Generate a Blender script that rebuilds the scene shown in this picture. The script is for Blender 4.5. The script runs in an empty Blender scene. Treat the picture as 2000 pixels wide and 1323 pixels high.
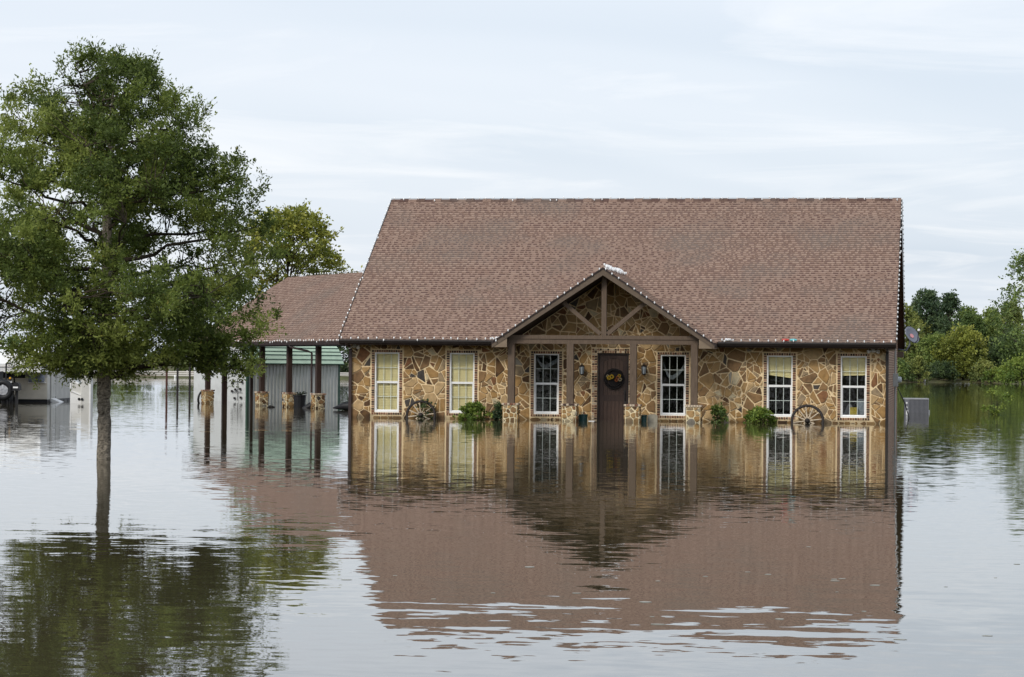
import bpy, math, random
import numpy as np
from mathutils import Vector, Matrix
R = math.radians
random.seed(7)
S = bpy.context.scene
COL = S.collection

# ------------------------------------------------------------------ camera
TH, PITCH, ROLL = 0.1628, 0.0108, 0.0089
CAM = Vector((18.1264, -79.7187, 1.5923))
fw = Vector((-math.sin(TH) * math.cos(PITCH), math.cos(TH) * math.cos(PITCH), math.sin(PITCH)))
rt = Vector((math.cos(TH), math.sin(TH), 0)); up = rt.cross(fw)
rt2 = math.cos(ROLL) * rt + math.sin(ROLL) * up
up2 = -math.sin(ROLL) * rt + math.cos(ROLL) * up
cd = bpy.data.cameras.new('camera'); cam = bpy.data.objects.new('camera', cd); COL.objects.link(cam)
m = Matrix((rt2, up2, -fw)).transposed().to_4x4(); m.translation = CAM; cam.matrix_world = m
cd.sensor_width = 36; cd.lens = 5180 / 2000 * 36; cd.clip_start = 0.5; cd.clip_end = 8000
S.camera = cam

# ------------------------------------------------------------------ world and sun
SUN = Vector((-0.40, -0.88, 0.78)).normalized()          # towards the sun
w = bpy.data.worlds.new('World'); S.world = w; w.use_nodes = True
nt = w.node_tree; nt.nodes.clear(); N = nt.nodes.new; L = nt.links.new
out = N('ShaderNodeOutputWorld'); bg = N('ShaderNodeBackground'); L(bg.outputs[0], out.inputs[0])
sky = N('ShaderNodeTexSky'); sky.sky_type = 'NISHITA'; sky.sun_disc = False
sky.sun_elevation = math.asin(SUN.z); sky.sun_rotation = math.atan2(SUN.x, SUN.y)
sky.air_density = 1.0; sky.dust_density = 2.5
tc = N('ShaderNodeTexCoord'); sep = N('ShaderNodeSeparateXYZ'); L(tc.outputs['Generated'], sep.inputs[0])
def mth(op, a, b=None, c=None):
    n = N('ShaderNodeMath'); n.operation = op
    for i, v in enumerate((a, b, c)):
        if v is None: continue
        if isinstance(v, (int, float)): n.inputs[i].default_value = v
        else: L(v, n.inputs[i])
    return n.outputs[0]
zz = mth('ADD', mth('MAXIMUM', sep.outputs[2], 0.0), 0.045)
cmb = N('ShaderNodeCombineXYZ')                          # a flat cloud deck seen in perspective
L(mth('DIVIDE', sep.outputs[0], zz), cmb.inputs[0]); L(mth('DIVIDE', sep.outputs[1], zz), cmb.inputs[1])
def cloud(scale, detail, off, rough=.55, dist=.6):
    mp = N('ShaderNodeMapping'); L(cmb.outputs[0], mp.inputs[0]); mp.inputs['Location'].default_value = off
    nz = N('ShaderNodeTexNoise'); L(mp.outputs[0], nz.inputs['Vector'])
    nz.inputs['Scale'].default_value = scale; nz.inputs['Detail'].default_value = detail
    nz.inputs['Roughness'].default_value = rough; nz.inputs['Distortion'].default_value = dist
    return nz.outputs[0]
def ramp(fac, stops):
    r = N('ShaderNodeValToRGB'); L(fac, r.inputs[0]); e = r.color_ramp.elements
    e[0].position, e[0].color = stops[0]; e[1].position, e[1].color = stops[-1]
    for p, c in stops[1:-1]:
        x = e.new(p); x.color = c
    return r.outputs[0]
c1 = cloud(.16, 4, (3.1, 1.7, 0)); c2 = cloud(.75, 6, (0.4, 5.2, 0), .6, 1.1)
deck = ramp(c1, [(.33, (.53, .605, .70, 1)), (.5, (.672, .722, .792, 1)), (.66, (.757, .785, .842, 1))])
wisp = ramp(c2, [(.5, (0, 0, 0, 1)), (.72, (.62, .62, .62, 1))])
mx = N('ShaderNodeMix'); mx.data_type = 'RGBA'; L(wisp, mx.inputs[0]); L(deck, mx.inputs[6]); mx.inputs[7].default_value = (.86, .865, .885, 1)
hs = N('ShaderNodeMix'); hs.data_type = 'RGBA'; hs.blend_type = 'MULTIPLY'; hs.inputs[0].default_value = 1
L(sky.outputs[0], hs.inputs[6]); hs.inputs[7].default_value = (.075, .075, .075, 1)
fin = N('ShaderNodeMix'); fin.data_type = 'RGBA'; fin.inputs[0].default_value = .80
L(hs.outputs[2], fin.inputs[6]); L(mx.outputs[2], fin.inputs[7])
L(fin.outputs[2], bg.inputs[0]); bg.inputs[1].default_value = 1.0
sd = bpy.data.lights.new('sun', 'SUN'); sd.energy = 1.5; sd.angle = R(16); sd.color = (1, .95, .86)
so = bpy.data.objects.new('sun', sd); COL.objects.link(so); so.location = (0, -60, 80)
so.rotation_euler = SUN.to_track_quat('Z', 'Y').to_euler()
S.render.engine = 'CYCLES'
S.view_settings.view_transform = 'Standard'; S.view_settings.look = 'None'
S.view_settings.exposure = 0.45; S.view_settings.gamma = 1; S.view_settings.use_curve_mapping = False
S.cycles.use_denoising = True; S.cycles.max_bounces = 8; S.cycles.transparent_max_bounces = 12
S.cycles.caustics_reflective = False; S.cycles.caustics_refractive = False
S.cycles.filter_width = 1.5 if hasattr(S.cycles, 'filter_width') else None

# ------------------------------------------------------------------ materials
MATS = {}
def mat(name, col, rough=.8, var=.25, scale=6, bump=0, spec=.3, metal=0, tint=None, tscale=.6, tamt=.5, stretch=(1, 1, 1), damp=0):
    """plain surface: base colour with fine noise, an optional second tint in large patches, optional relief"""
    if name in MATS: return MATS[name]
    m = bpy.data.materials.new(name); m.use_nodes = True; t = m.node_tree; b = t.nodes['Principled BSDF']
    n, l = t.nodes.new, t.links.new
    g = n('ShaderNodeNewGeometry'); mp = n('ShaderNodeMapping'); l(g.outputs['Position'], mp.inputs[0])
    mp.inputs['Scale'].default_value = stretch
    nz = n('ShaderNodeTexNoise'); l(mp.outputs[0], nz.inputs['Vector']); nz.inputs['Scale'].default_value = scale
    nz.inputs['Detail'].default_value = 5; nz.inputs['Roughness'].default_value = .6
    rp = n('ShaderNodeValToRGB'); l(nz.outputs[0], rp.inputs[0])
    rp.color_ramp.elements[0].position = .3; rp.color_ramp.elements[1].position = .7
    rp.color_ramp.elements[0].color = tuple(max(0, c * (1 - var)) for c in col) + (1,)
    rp.color_ramp.elements[1].color = tuple(min(1, c * (1 + var)) for c in col) + (1,)
    o = rp.outputs[0]
    if tint:
        n2 = n('ShaderNodeTexNoise'); l(g.outputs['Position'], n2.inputs['Vector']); n2.inputs['Scale'].default_value = tscale
        n2.inputs['Detail'].default_value = 4
        r2 = n('ShaderNodeValToRGB'); l(n2.outputs[0], r2.inputs[0])
        r2.color_ramp.elements[0].position = .48; r2.color_ramp.elements[1].position = .68
        r2.color_ramp.elements[1].color = (tamt, tamt, tamt, 1)
        mixn = n('ShaderNodeMix'); mixn.data_type = 'RGBA'; l(r2.outputs[0], mixn.inputs[0]); l(o, mixn.inputs[6])
        mixn.inputs[7].default_value = tuple(tint) + (1,); o = mixn.outputs[2]
    if damp:                                    # wet stain just above the flood line, ragged upper edge
        sp = n('ShaderNodeSeparateXYZ'); l(g.outputs['Position'], sp.inputs[0]); n3 = n('ShaderNodeTexNoise'); l(g.outputs['Position'], n3.inputs['Vector']); n3.inputs['Scale'].default_value = 2.5; n3.inputs['Detail'].default_value = 4
        ma = n('ShaderNodeMath'); ma.operation = 'MULTIPLY_ADD'; l(n3.outputs[0], ma.inputs[0]); ma.inputs[1].default_value = -.22; l(sp.outputs[2], ma.inputs[2])
        mr = n('ShaderNodeMapRange'); l(ma.outputs[0], mr.inputs[0]); mr.inputs[1].default_value = -.06; mr.inputs[2].default_value = .02; mr.inputs[3].default_value = damp; mr.inputs[4].default_value = 1
        vm = n('ShaderNodeVectorMath'); vm.operation = 'SCALE'; l(o, vm.inputs[0]); l(mr.outputs[0], vm.inputs['Scale']); o = vm.outputs[0]
    l(o, b.inputs['Base Color']); b.inputs['Roughness'].default_value = rough
    b.inputs['Specular IOR Level'].default_value = spec; b.inputs['Metallic'].default_value = metal
    if bump:
        bp = n('ShaderNodeBump'); l(nz.outputs[0], bp.inputs['Height']); bp.inputs['Distance'].default_value = bump
        bp.inputs['Strength'].default_value = .6; l(bp.outputs[0], b.inputs['Normal'])
    MATS[name] = m; return m

def leafmat(name, col, trans=.35):
    m = bpy.data.materials.new(name); m.use_nodes = True; t = m.node_tree; b = t.nodes['Principled BSDF']
    n, l = t.nodes.new, t.links.new
    g = n('ShaderNodeNewGeometry'); nz = n('ShaderNodeTexNoise'); l(g.outputs['Position'], nz.inputs['Vector'])
    nz.inputs['Scale'].default_value = 9; nz.inputs['Detail'].default_value = 3
    rp = n('ShaderNodeValToRGB'); l(nz.outputs[0], rp.inputs[0])
    rp.color_ramp.elements[0].position = .3; rp.color_ramp.elements[1].position = .7
    rp.color_ramp.elements[0].color = tuple(c * .7 for c in col) + (1,)
    rp.color_ramp.elements[1].color = tuple(c * 1.3 for c in col) + (1,)
    l(rp.outputs[0], b.inputs['Base Color']); b.inputs['Roughness'].default_value = .55; b.inputs['Specular IOR Level'].default_value = .35
    tr = n('ShaderNodeBsdfTranslucent'); l(rp.outputs[0], tr.inputs[0])
    mx = n('ShaderNodeMixShader'); mx.inputs[0].default_value = trans
    l(b.outputs[0], mx.inputs[1]); l(tr.outputs[0], mx.inputs[2]); l(mx.outputs[0], t.nodes['Material Output'].inputs[0])
    return m

def glassmat(name, tint=(.97, .975, .96)):
    m = bpy.data.materials.new(name); m.use_nodes = True; t = m.node_tree; t.nodes.remove(t.nodes['Principled BSDF'])
    n, l = t.nodes.new, t.links.new
    tp = n('ShaderNodeBsdfTransparent'); tp.inputs[0].default_value = tint + (1,)
    gl = n('ShaderNodeBsdfGlossy'); gl.inputs['Roughness'].default_value = .02
    fr = n('ShaderNodeFresnel'); fr.inputs[0].default_value = 1.33
    g = n('ShaderNodeNewGeometry'); nz = n('ShaderNodeTexNoise'); l(g.outputs['Position'], nz.inputs['Vector']); nz.inputs['Scale'].default_value = 2.2
    bp = n('ShaderNodeBump'); bp.inputs['Distance'].default_value = .008; l(nz.outputs[0], bp.inputs['Height']); l(bp.outputs[0], gl.inputs['Normal'])
    mx = n('ShaderNodeMixShader'); l(fr.outputs[0], mx.inputs[0]); l(tp.outputs[0], mx.inputs[1]); l(gl.outputs[0], mx.inputs[2])
    l(mx.outputs[0], t.nodes['Material Output'].inputs[0]); return m

STONE = [mat('stone_' + n, c, .85, .32, 7, .02, tint=tn, tscale=3.5, tamt=.6, damp=.55) for n, c, tn in (
    ('ochre', (0.397, 0.247, 0.106), (0.322, 0.198, 0.092)), ('tan', (0.460, 0.316, 0.161), (0.368, 0.236, 0.109)), ('honey', (0.351, 0.207, 0.078), (0.276, 0.167, 0.078)),
    ('brown', (0.253, 0.149, 0.067), (0.196, 0.115, 0.057)), ('umber', (0.190, 0.113, 0.055), (0.265, 0.155, 0.071)), ('grey_brown', (0.305, 0.224, 0.136), (0.356, 0.247, 0.127)),
    ('chocolate', (0.094, 0.051, 0.025), (0.184, 0.098, 0.034)), ('rust', (0.218, 0.101, 0.046), (0.276, 0.149, 0.063)), ('cream', (0.552, 0.460, 0.299), (0.483, 0.356, 0.184)),
    ('slate', (0.063, 0.055, 0.049), (0.115, 0.081, 0.052)), ('grey', (0.345, 0.310, 0.253), (0.253, 0.207, 0.138)))]
STONE_W = [20, 12, 17, 15, 10, 7, 7, 4, 2.5, 1.5, 1.5]
MORTAR = mat('mortar', (.82, .64, .39), .95, .14, 18, .006, tint=(.66, .52, .33), tscale=.8, tamt=.4, damp=.55)
SH_L = [mat('shingle_' + n, c, .95, .16, 40, 0, .15, tint=(.195, .158, .132), tscale=.55, tamt=.45) for n, c in
        (('rose', (.282, .193, .153)), ('sand', (.305, .213, .168)), ('clay', (.252, .168, .131)))]
SH_D = [mat('shingle_dark_' + n, c, .95, .16, 40, 0, .15, tint=(.15, .125, .11), tscale=.55, tamt=.7) for n, c in
        (('plum', (.115, .069, .058)), ('umber', (.136, .086, .068)))]
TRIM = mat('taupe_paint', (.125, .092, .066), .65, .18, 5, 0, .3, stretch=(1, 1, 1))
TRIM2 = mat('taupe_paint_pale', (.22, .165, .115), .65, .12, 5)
TIMBER = mat('brown_stained_timber', (.118, .083, .058), .7, .28, 9, .003, stretch=(6, 6, .6))
BLACK = mat('black_gutter_metal', (.018, .013, .012), .45, .2, 5, 0, .4)
DKBROWN = mat('dark_brown_metal', (.040, .024, .022), .5, .25, 5, 0, .4)
WHITE = mat('white_vinyl', (.86, .86, .85), .45, .05, 4, 0, .4)
BULB = mat('clear_white_bulb', (.82, .83, .84), .25, .04, 20, 0, .6)
WIRE = mat('dark_cable', (.03, .035, .03), .6, .2, 20)
BRICK = [mat('brick_' + n, c, .9, .25, 14, .004) for n, c in (('red', (.20, .088, .055)), ('dark', (.075, .045, .038)), ('pink', (.33, .19, .13)), ('pale', (.56, .46, .35)))]
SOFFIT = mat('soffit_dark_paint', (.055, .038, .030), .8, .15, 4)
INT = mat('interior_wall', (.10, .105, .10), .9, .1, 3)
GLASS = glassmat('window_glass')
BLIND = mat('cream_blind', (.95, .82, .44), .6, .08, 3)
BLIND2 = mat('grey_blind', (.06, .065, .06), .6, .08, 3)
CLOTH = mat('sheer_curtain', (.22, .25, .28), .9, .1, 5)
DOORW = mat('dark_walnut_door', (.040, .022, .016), .45, .35, 7, .003, .35, stretch=(9, 9, .7))

# ------------------------------------------------------------------ mesh helpers
class MB:
    def __init__(s): s.v, s.f, s.m = [], [], []
    def poly(s, pts, mi=0):
        b = len(s.v); s.v += [tuple(p) for p in pts]; s.f.append(tuple(range(b, b + len(pts)))); s.m.append(mi)
    def box(s, x0, x1, y0, y1, z0, z1, mi=0, M=None):
        c = [(x, y, z) for z in (z0, z1) for y in (y0, y1) for x in (x0, x1)]
        if M is not None: c = [tuple(M @ Vector(p)) for p in c]
        b = len(s.v); s.v += c
        for q in ((0, 2, 3, 1), (4, 5, 7, 6), (0, 1, 5, 4), (2, 6, 7, 3), (0, 4, 6, 2), (1, 3, 7, 5)):
            s.f.append(tuple(b + i for i in q)); s.m.append(mi)
        return s
    def prism(s, a, d, mi=0):
        """closed prism: polygon a (3-D points) swept along d"""
        n = len(a); b = len(s.v); d = Vector(d)
        s.v += [tuple(p) for p in a] + [tuple(Vector(p) + d) for p in a]
        s.f.append(tuple(range(b, b + n))); s.m.append(mi); s.f.append(tuple(range(b + 2 * n - 1, b + n - 1, -1))); s.m.append(mi)
        for i in range(n):
            j = (i + 1) % n; s.f.append((b + i, b + n + i, b + n + j, b + j)); s.m.append(mi)
        return s
    def bar(s, a, b, wx, wy, mi=0, upv=(0, 0, 1)):
        a, b = Vector(a), Vector(b); d = (b - a).normalized(); u = Vector(upv)
        if abs(d.dot(u)) > .98: u = Vector((0, 1, 0))
        x = d.cross(u).normalized() * wx / 2; y = x.cross(d).normalized() * wy / 2
        return s.prism([a - x - y, a + x - y, a + x + y, a - x + y], b - a, mi)
    def tube(s, path, rad, n=8, mi=0, cap=True):
        path = [Vector(p) for p in path]; b = len(s.v); k = len(path)
        if not hasattr(rad, '__len__'): rad = [rad] * k
        prev = None
        for i, p in enumerate(path):
            d = (path[min(i + 1, k - 1)] - path[max(i - 1, 0)]).normalized()
            if prev is None: u = d.cross(Vector((.31, .95, .07))).normalized()
            else: u = (prev - d * prev.dot(d)).normalized()
            prev = u; v2 = d.cross(u)
            for j in range(n):
                a = 2 * math.pi * j / n; s.v.append(tuple(p + (u * math.cos(a) + v2 * math.sin(a)) * rad[i]))
        for i in range(k - 1):
            for j in range(n):
                j2 = (j + 1) % n; s.f.append((b + i * n + j, b + i * n + j2, b + (i + 1) * n + j2, b + (i + 1) * n + j)); s.m.append(mi)
        if cap:
            s.f.append(tuple(b + j for j in range(n - 1, -1, -1))); s.m.append(mi)
            s.f.append(tuple(b + (k - 1) * n + j for j in range(n))); s.m.append(mi)
        return s
    def lathe(s, prof, c=(0, 0, 0), axis='z', n=12, mi=0):
        b = len(s.v); c = Vector(c)
        for r, h in prof:
            for j in range(n):
                a = 2 * math.pi * j / n; x, y = r * math.cos(a), r * math.sin(a)
                p = {'z': (x, y, h), 'y': (x, h, y), 'x': (h, x, y)}[axis]; s.v.append(tuple(c + Vector(p)))
        for i in range(len(prof) - 1):
            for j in range(n):
                j2 = (j + 1) % n; s.f.append((b + i * n + j, b + i * n + j2, b + (i + 1) * n + j2, b + (i + 1) * n + j)); s.m.append(mi)
        s.f.append(tuple(b + j for j in range(n - 1, -1, -1))); s.m.append(mi)
        k = len(prof) - 1; s.f.append(tuple(b + k * n + j for j in range(n))); s.m.append(mi)
        return s
    def torus(s, c, Rr, r, axis='y', n=28, k=8, mi=0, flat=1.0):
        b = len(s.v); c = Vector(c)
        for i in range(n):
            a = 2 * math.pi * i / n
            for j in range(k):
                q = 2 * math.pi * j / k; rr = Rr + r * math.cos(q); h = r * flat * math.sin(q)
                x, y = rr * math.cos(a), rr * math.sin(a)
                s.v.append(tuple(c + Vector({'y': (x, h, y), 'z': (x, y, h), 'x': (h, x, y)}[axis])))
        for i in range(n):
            for j in range(k):
                i2, j2 = (i + 1) % n, (j + 1) % k; s.f.append((b + i * k + j, b + i2 * k + j, b + i2 * k + j2, b + i * k + j2)); s.m.append(mi)
        return s
    def mesh(s, name, mats, smooth=False):
        me = bpy.data.meshes.new(name); me.from_pydata(s.v, [], s.f)
        for q in (mats if isinstance(mats, (list, tuple)) else [mats]): me.materials.append(q)
        me.polygons.foreach_set('material_index', s.m)
        if smooth: me.polygons.foreach_set('use_smooth', [True] * len(s.f))
        me.update(); return me
    def build(s, name, mats, parent=None, smooth=False, **kw):
        return link(name, s.mesh(name, mats, smooth), parent, **kw)

def link(name, data, parent=None, loc=None, rot=None, kind=None, label=None):
    o = bpy.data.objects.new(name, data); COL.objects.link(o)
    if parent is not None: o.parent = parent
    if loc is not None: o.location = loc
    if rot is not None: o.rotation_euler = rot
    if kind: o['kind'] = kind
    if label: o['label'] = label
    return o
def tag(o, label, cat, group=None):
    o['label'] = label; o['category'] = cat
    if group: o['group'] = group
    return o
def thing(name, label, cat, loc=(0, 0, 0), rz=0, group=None):
    return tag(link(name, None, None, loc, (0, 0, rz)), label, cat, group)
def struct(name, mb, mats, **kw): return mb.build(name, mats, None, kind='structure', **kw)

def quads(name, V, mi, mats, parent=None, kind=None, tri=False):
    """V: (n,4,3) array -> one mesh of n quads"""
    n, k = V.shape[0], V.shape[1]; me = bpy.data.meshes.new(name)
    me.vertices.add(n * k); me.vertices.foreach_set('co', V.astype(np.float32).ravel())
    me.loops.add(n * k); me.loops.foreach_set('vertex_index', np.arange(n * k, dtype=np.int32))
    me.polygons.add(n); me.polygons.foreach_set('loop_start', np.arange(0, n * k, k, dtype=np.int32))
    me.polygons.foreach_set('loop_total', np.full(n, k, dtype=np.int32))
    for q in mats: me.materials.append(q)
    me.polygons.foreach_set('material_index', np.asarray(mi, dtype=np.int32)); me.update(); me.validate()
    return link(name, me, parent, kind=kind)

# ================================================================== SETTING
# ground: one sheet, flooded in the middle, banks rising out of the water far behind and behind the camera
SHX = [-3000, -400, -150, -73, -52, -20, 11, 22, 32, 60, 200, 600, 3000]; SHY = [600, 260, 212, 217, 224, 252, 288, 302, 268, 262, 300, 420, 700]
def shore(x): return float(np.interp(x, SHX, SHY)) + 1.6 * math.sin(x * .31) + 1.1 * math.sin(x * .87 + 1)
gx = [-3000, -1500, -700, -400, -250] + list(range(-160, 101, 3)) + [130, 200, 400, 800, 1600, 3000]
prof = [(-1e9, -1.2), (-90, -1.0), (-30, -.7), (-8, -.3), (-1.5, -.06), (0, .03), (1.2, .16), (4, .30), (10, .42), (30, .6), (80, 1.0), (300, 2), (1200, 4), (4000, 8)]
mb = MB(); rows = []
front = [(-3000, 1.5), (-400, .8), (-120, .25), (-79, .06), (-76, .02), (-73, -.35), (-60, -.9)]
for y, z in front: rows.append([(x, y, z) for x in gx])
for t, z in prof[1:]:
    rows.append([(x, shore(x) + t, z + (.10 * math.sin(x * .7 + t) + .08 * math.sin(x * 1.9) if 0 < t < 40 else 0)) for x in gx])
mb.v = [p for r in rows for p in r]; n = len(gx)
for i in range(len(rows) - 1):
    for j in range(n - 1): mb.f.append((i * n + j, i * n + j + 1, (i + 1) * n + j + 1, (i + 1) * n + j)); mb.m.append(0)
GROUND = mat('wet_grassy_earth', (.085, .085, .035), .95, .4, .6, 0, .2, tint=(.15, .105, .07), tscale=.25, tamt=.8)
struct('ground', mb, GROUND)

# flood water: murky, nearly still, wind-ruffled in patches
wm = bpy.data.materials.new('flood_water'); wm.use_nodes = True; t = wm.node_tree; b = t.nodes['Principled BSDF']
N, L = t.nodes.new, t.links.new
b.inputs['Base Color'].default_value = (.062, .052, .029, 1); b.inputs['Roughness'].default_value = .015; b.inputs['IOR'].default_value = 1.75
b.inputs['Specular IOR Level'].default_value = .5
g = N('ShaderNodeNewGeometry')
def slope(scale, sx, k, detail=2, off=(0, 0, 0)):
    mp = N('ShaderNodeMapping'); L(g.outputs['Position'], mp.inputs[0]); mp.inputs['Scale'].default_value = (sx, 1, 1); mp.inputs['Location'].default_value = off
    mp.inputs['Rotation'].default_value = (0, 0, -TH)
    nz = N('ShaderNodeTexNoise'); L(mp.outputs[0], nz.inputs['Vector']); nz.inputs['Scale'].default_value = scale; nz.inputs['Detail'].default_value = detail
    s = N('ShaderNodeVectorMath'); s.operation = 'SUBTRACT'; L(nz.outputs['Color'], s.inputs[0]); s.inputs[1].default_value = (.5, .5, .5)
    q = N('ShaderNodeVectorMath'); q.operation = 'SCALE'; L(s.outputs[0], q.inputs[0]); q.inputs['Scale'].default_value = k
    return q
def mask(scale, sx, lo, hi, off):
    mp = N('ShaderNodeMapping'); L(g.outputs['Position'], mp.inputs[0]); mp.inputs['Scale'].default_value = (sx, 1, 1); mp.inputs['Location'].default_value = off
    nz = N('ShaderNodeTexNoise'); L(mp.outputs[0], nz.inputs['Vector']); nz.inputs['Scale'].default_value = scale; nz.inputs['Detail'].default_value = 3
    r = N('ShaderNodeMapRange'); L(nz.outputs[0], r.inputs[0]); r.inputs[1].default_value = lo; r.inputs[2].default_value = hi
    return r.outputs[0]
def vadd(a, c):
    n = N('ShaderNodeVectorMath'); n.operation = 'ADD'; L(a, n.inputs[0]); L(c, n.inputs[1]); return n.outputs[0]
def vsc(a, f):
    n = N('ShaderNodeVectorMath'); n.operation = 'SCALE'; L(a, n.inputs[0]); L(f, n.inputs['Scale']); return n.outputs[0]
base = vadd(slope(.9, .30, .0050).outputs[0], slope(6.5, .6, .033).outputs[0])
ruf = vsc(slope(2.6, .35, .13, 3, (5, 2, 0)).outputs[0], mask(.085, .35, .57, .76, (3.0, 11.0, 0)))
ruf2 = vsc(slope(7.0, .4, .10, 2, (1, 7, 0)).outputs[0], mask(.30, .30, .62, .76, (8.0, 3.5, 0)))
tot = vadd(vadd(base, ruf), ruf2)
ml = N('ShaderNodeVectorMath'); ml.operation = 'MULTIPLY'; L(tot, ml.inputs[0]); ml.inputs[1].default_value = (1, 1, 0)
ad = N('ShaderNodeVectorMath'); ad.operation = 'ADD'; L(ml.outputs[0], ad.inputs[0]); ad.inputs[1].default_value = (0, 0, 1)
nm = N('ShaderNodeVectorMath'); nm.operation = 'NORMALIZE'; L(ad.outputs[0], nm.inputs[0]); L(nm.outputs[0], b.inputs['Normal'])
mb = MB(); mb.poly([(-3000, -78, 0), (3000, -78, 0), (3000, 900, 0), (-3000, 900, 0)]); struct('water', mb, wm)

# ================================================================== HOUSE
LW, EZ, EY, RY, RZ, OV, BY = 16.4, 2.407, -.6, 7.0, 7.134, .213, 14.54
HOUSE = thing('stone_house', 'flooded single-storey house of golden fieldstone with brown shingle roof and gabled porch', 'house')
PX, PZ, PY0 = 8.05, 4.56, -1.85            # porch ridge
PT = .672                                  # porch roof pitch
PEX0, PEX1 = 4.75, 11.35; PEZ = PZ - PT * 3.3
MT = (RZ - EZ) / (RY - EY)
WIN = [.766, 3.108, 5.716, 9.580, 12.784, 14.982]; WW, WZ0, WZ1 = .772, .172, 2.012
DX0, DX1, DZ1 = 7.66, 8.62, 2.045
# mortar wall with openings
mb = MB(); ops = sorted([(x, x + WW, WZ0, WZ1) for x in WIN] + [(DX0, DX1, -.35, DZ1)])
x = 0
for a, c, z0, z1 in ops:
    mb.box(x, a, 0, .2, -.8, 2.42); mb.box(a, c, 0, .2, z1, 2.42); mb.box(a, c, 0, .2, -.8, z0); x = c
mb.box(x, LW, 0, .2, -.8, 2.42)
mb.prism([(PEX0 + .35, 0, 2.421), (PEX1 - .35, 0, 2.421), (PX, 0, PZ - .16)], (0, .2, 0))
WALL = mb.build('front_wall', MORTAR, HOUSE)
# other walls, brick
bm_ = bpy.data.materials.new('side_brickwork'); bm_.use_nodes = True; t = bm_.node_tree; b = t.nodes['Principled BSDF']
tcn = t.nodes.new('ShaderNodeNewGeometry'); sp = t.nodes.new('ShaderNodeSeparateXYZ'); cb = t.nodes.new('ShaderNodeCombineXYZ')
t.links.new(tcn.outputs['Position'], sp.inputs[0]); ad = t.nodes.new('ShaderNodeMath'); t.links.new(sp.outputs[0], ad.inputs[0]); t.links.new(sp.outputs[1], ad.inputs[1])
t.links.new(ad.outputs[0], cb.inputs[0]); t.links.new(sp.outputs[2], cb.inputs[1])
br = t.nodes.new('ShaderNodeTexBrick'); t.links.new(cb.outputs[0], br.inputs[0]); br.inputs['Scale'].default_value = 1
br.inputs['Brick Width'].default_value = .21; br.inputs['Row Height'].default_value = .075; br.inputs['Mortar Size'].default_value = .008
br.inputs['Color1'].default_value = (.26, .12, .075, 1); br.inputs['Color2'].default_value = (.13, .07, .05, 1); br.inputs['Mortar'].default_value = (.50, .38, .25, 1)
t.links.new(br.outputs[0], b.inputs['Base Color']); b.inputs['Roughness'].default_value = .9
mb = MB(); mb.prism([(LW - .2, .2, -.8), (LW - .2, 14, -.8), (LW - .2, 14, 2.4), (LW - .2, RY, RZ - .2), (LW - .2, .2, 2.4)], (.2, 0, 0)); mb.build('side_wall', bm_, HOUSE)
mb = MB(); mb.prism([(0, .2, -.8), (0, 14, -.8), (0, 14, 2.4), (0, RY, RZ - .2), (0, .2, 2.4)], (.2, 0, 0)); mb.build('side_wall', bm_, HOUSE)
mb = MB(); mb.box(.2, LW - .2, 13.8, 14, -.8, 2.4); mb.build('rear_wall', bm_, HOUSE)
mb = MB(); mb.box(.2, LW - .2, .2, 13.8, -.6, -.25); mb.box(.2, LW - .2, .2, 13.8, 2.45, 2.5); mb.box(.2, LW - .2, 4.2, 4.3, -.2, 2.44); mb.build('interior_shell', INT, HOUSE)
# quoin edge of the side wall: pale stone strip at the corner
# ---- fieldstones
def clip(poly, nx, ny, d):
    o = []; k = len(poly)
    for i in range(k):
        p, q = poly[i], poly[(i + 1) % k]; a, c = nx * p[0] + ny * p[1] - d, nx * q[0] + ny * q[1] - d
        if a <= 0: o.append(p)
        if (a < 0 < c) or (c < 0 < a):
            s = a / (a - c); o.append((p[0] + (q[0] - p[0]) * s, p[1] + (q[1] - p[1]) * s))
    return o
def area(p): return .5 * sum(p[i][0] * p[(i + 1) % len(p)][1] - p[(i + 1) % len(p)][0] * p[i][1] for i in range(len(p)))
def inset(poly, m):
    o = poly; k = len(poly)
    for i in range(k):
        p, q = poly[i], poly[(i + 1) % k]; dx, dy = q[0] - p[0], q[1] - p[1]; l = math.hypot(dx, dy)
        if l < 1e-6: continue
        nx, ny = dy / l, -dx / l; o = clip(o, nx, ny, nx * p[0] + ny * p[1] - m)
        if len(o) < 3: return []
    return o
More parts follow.
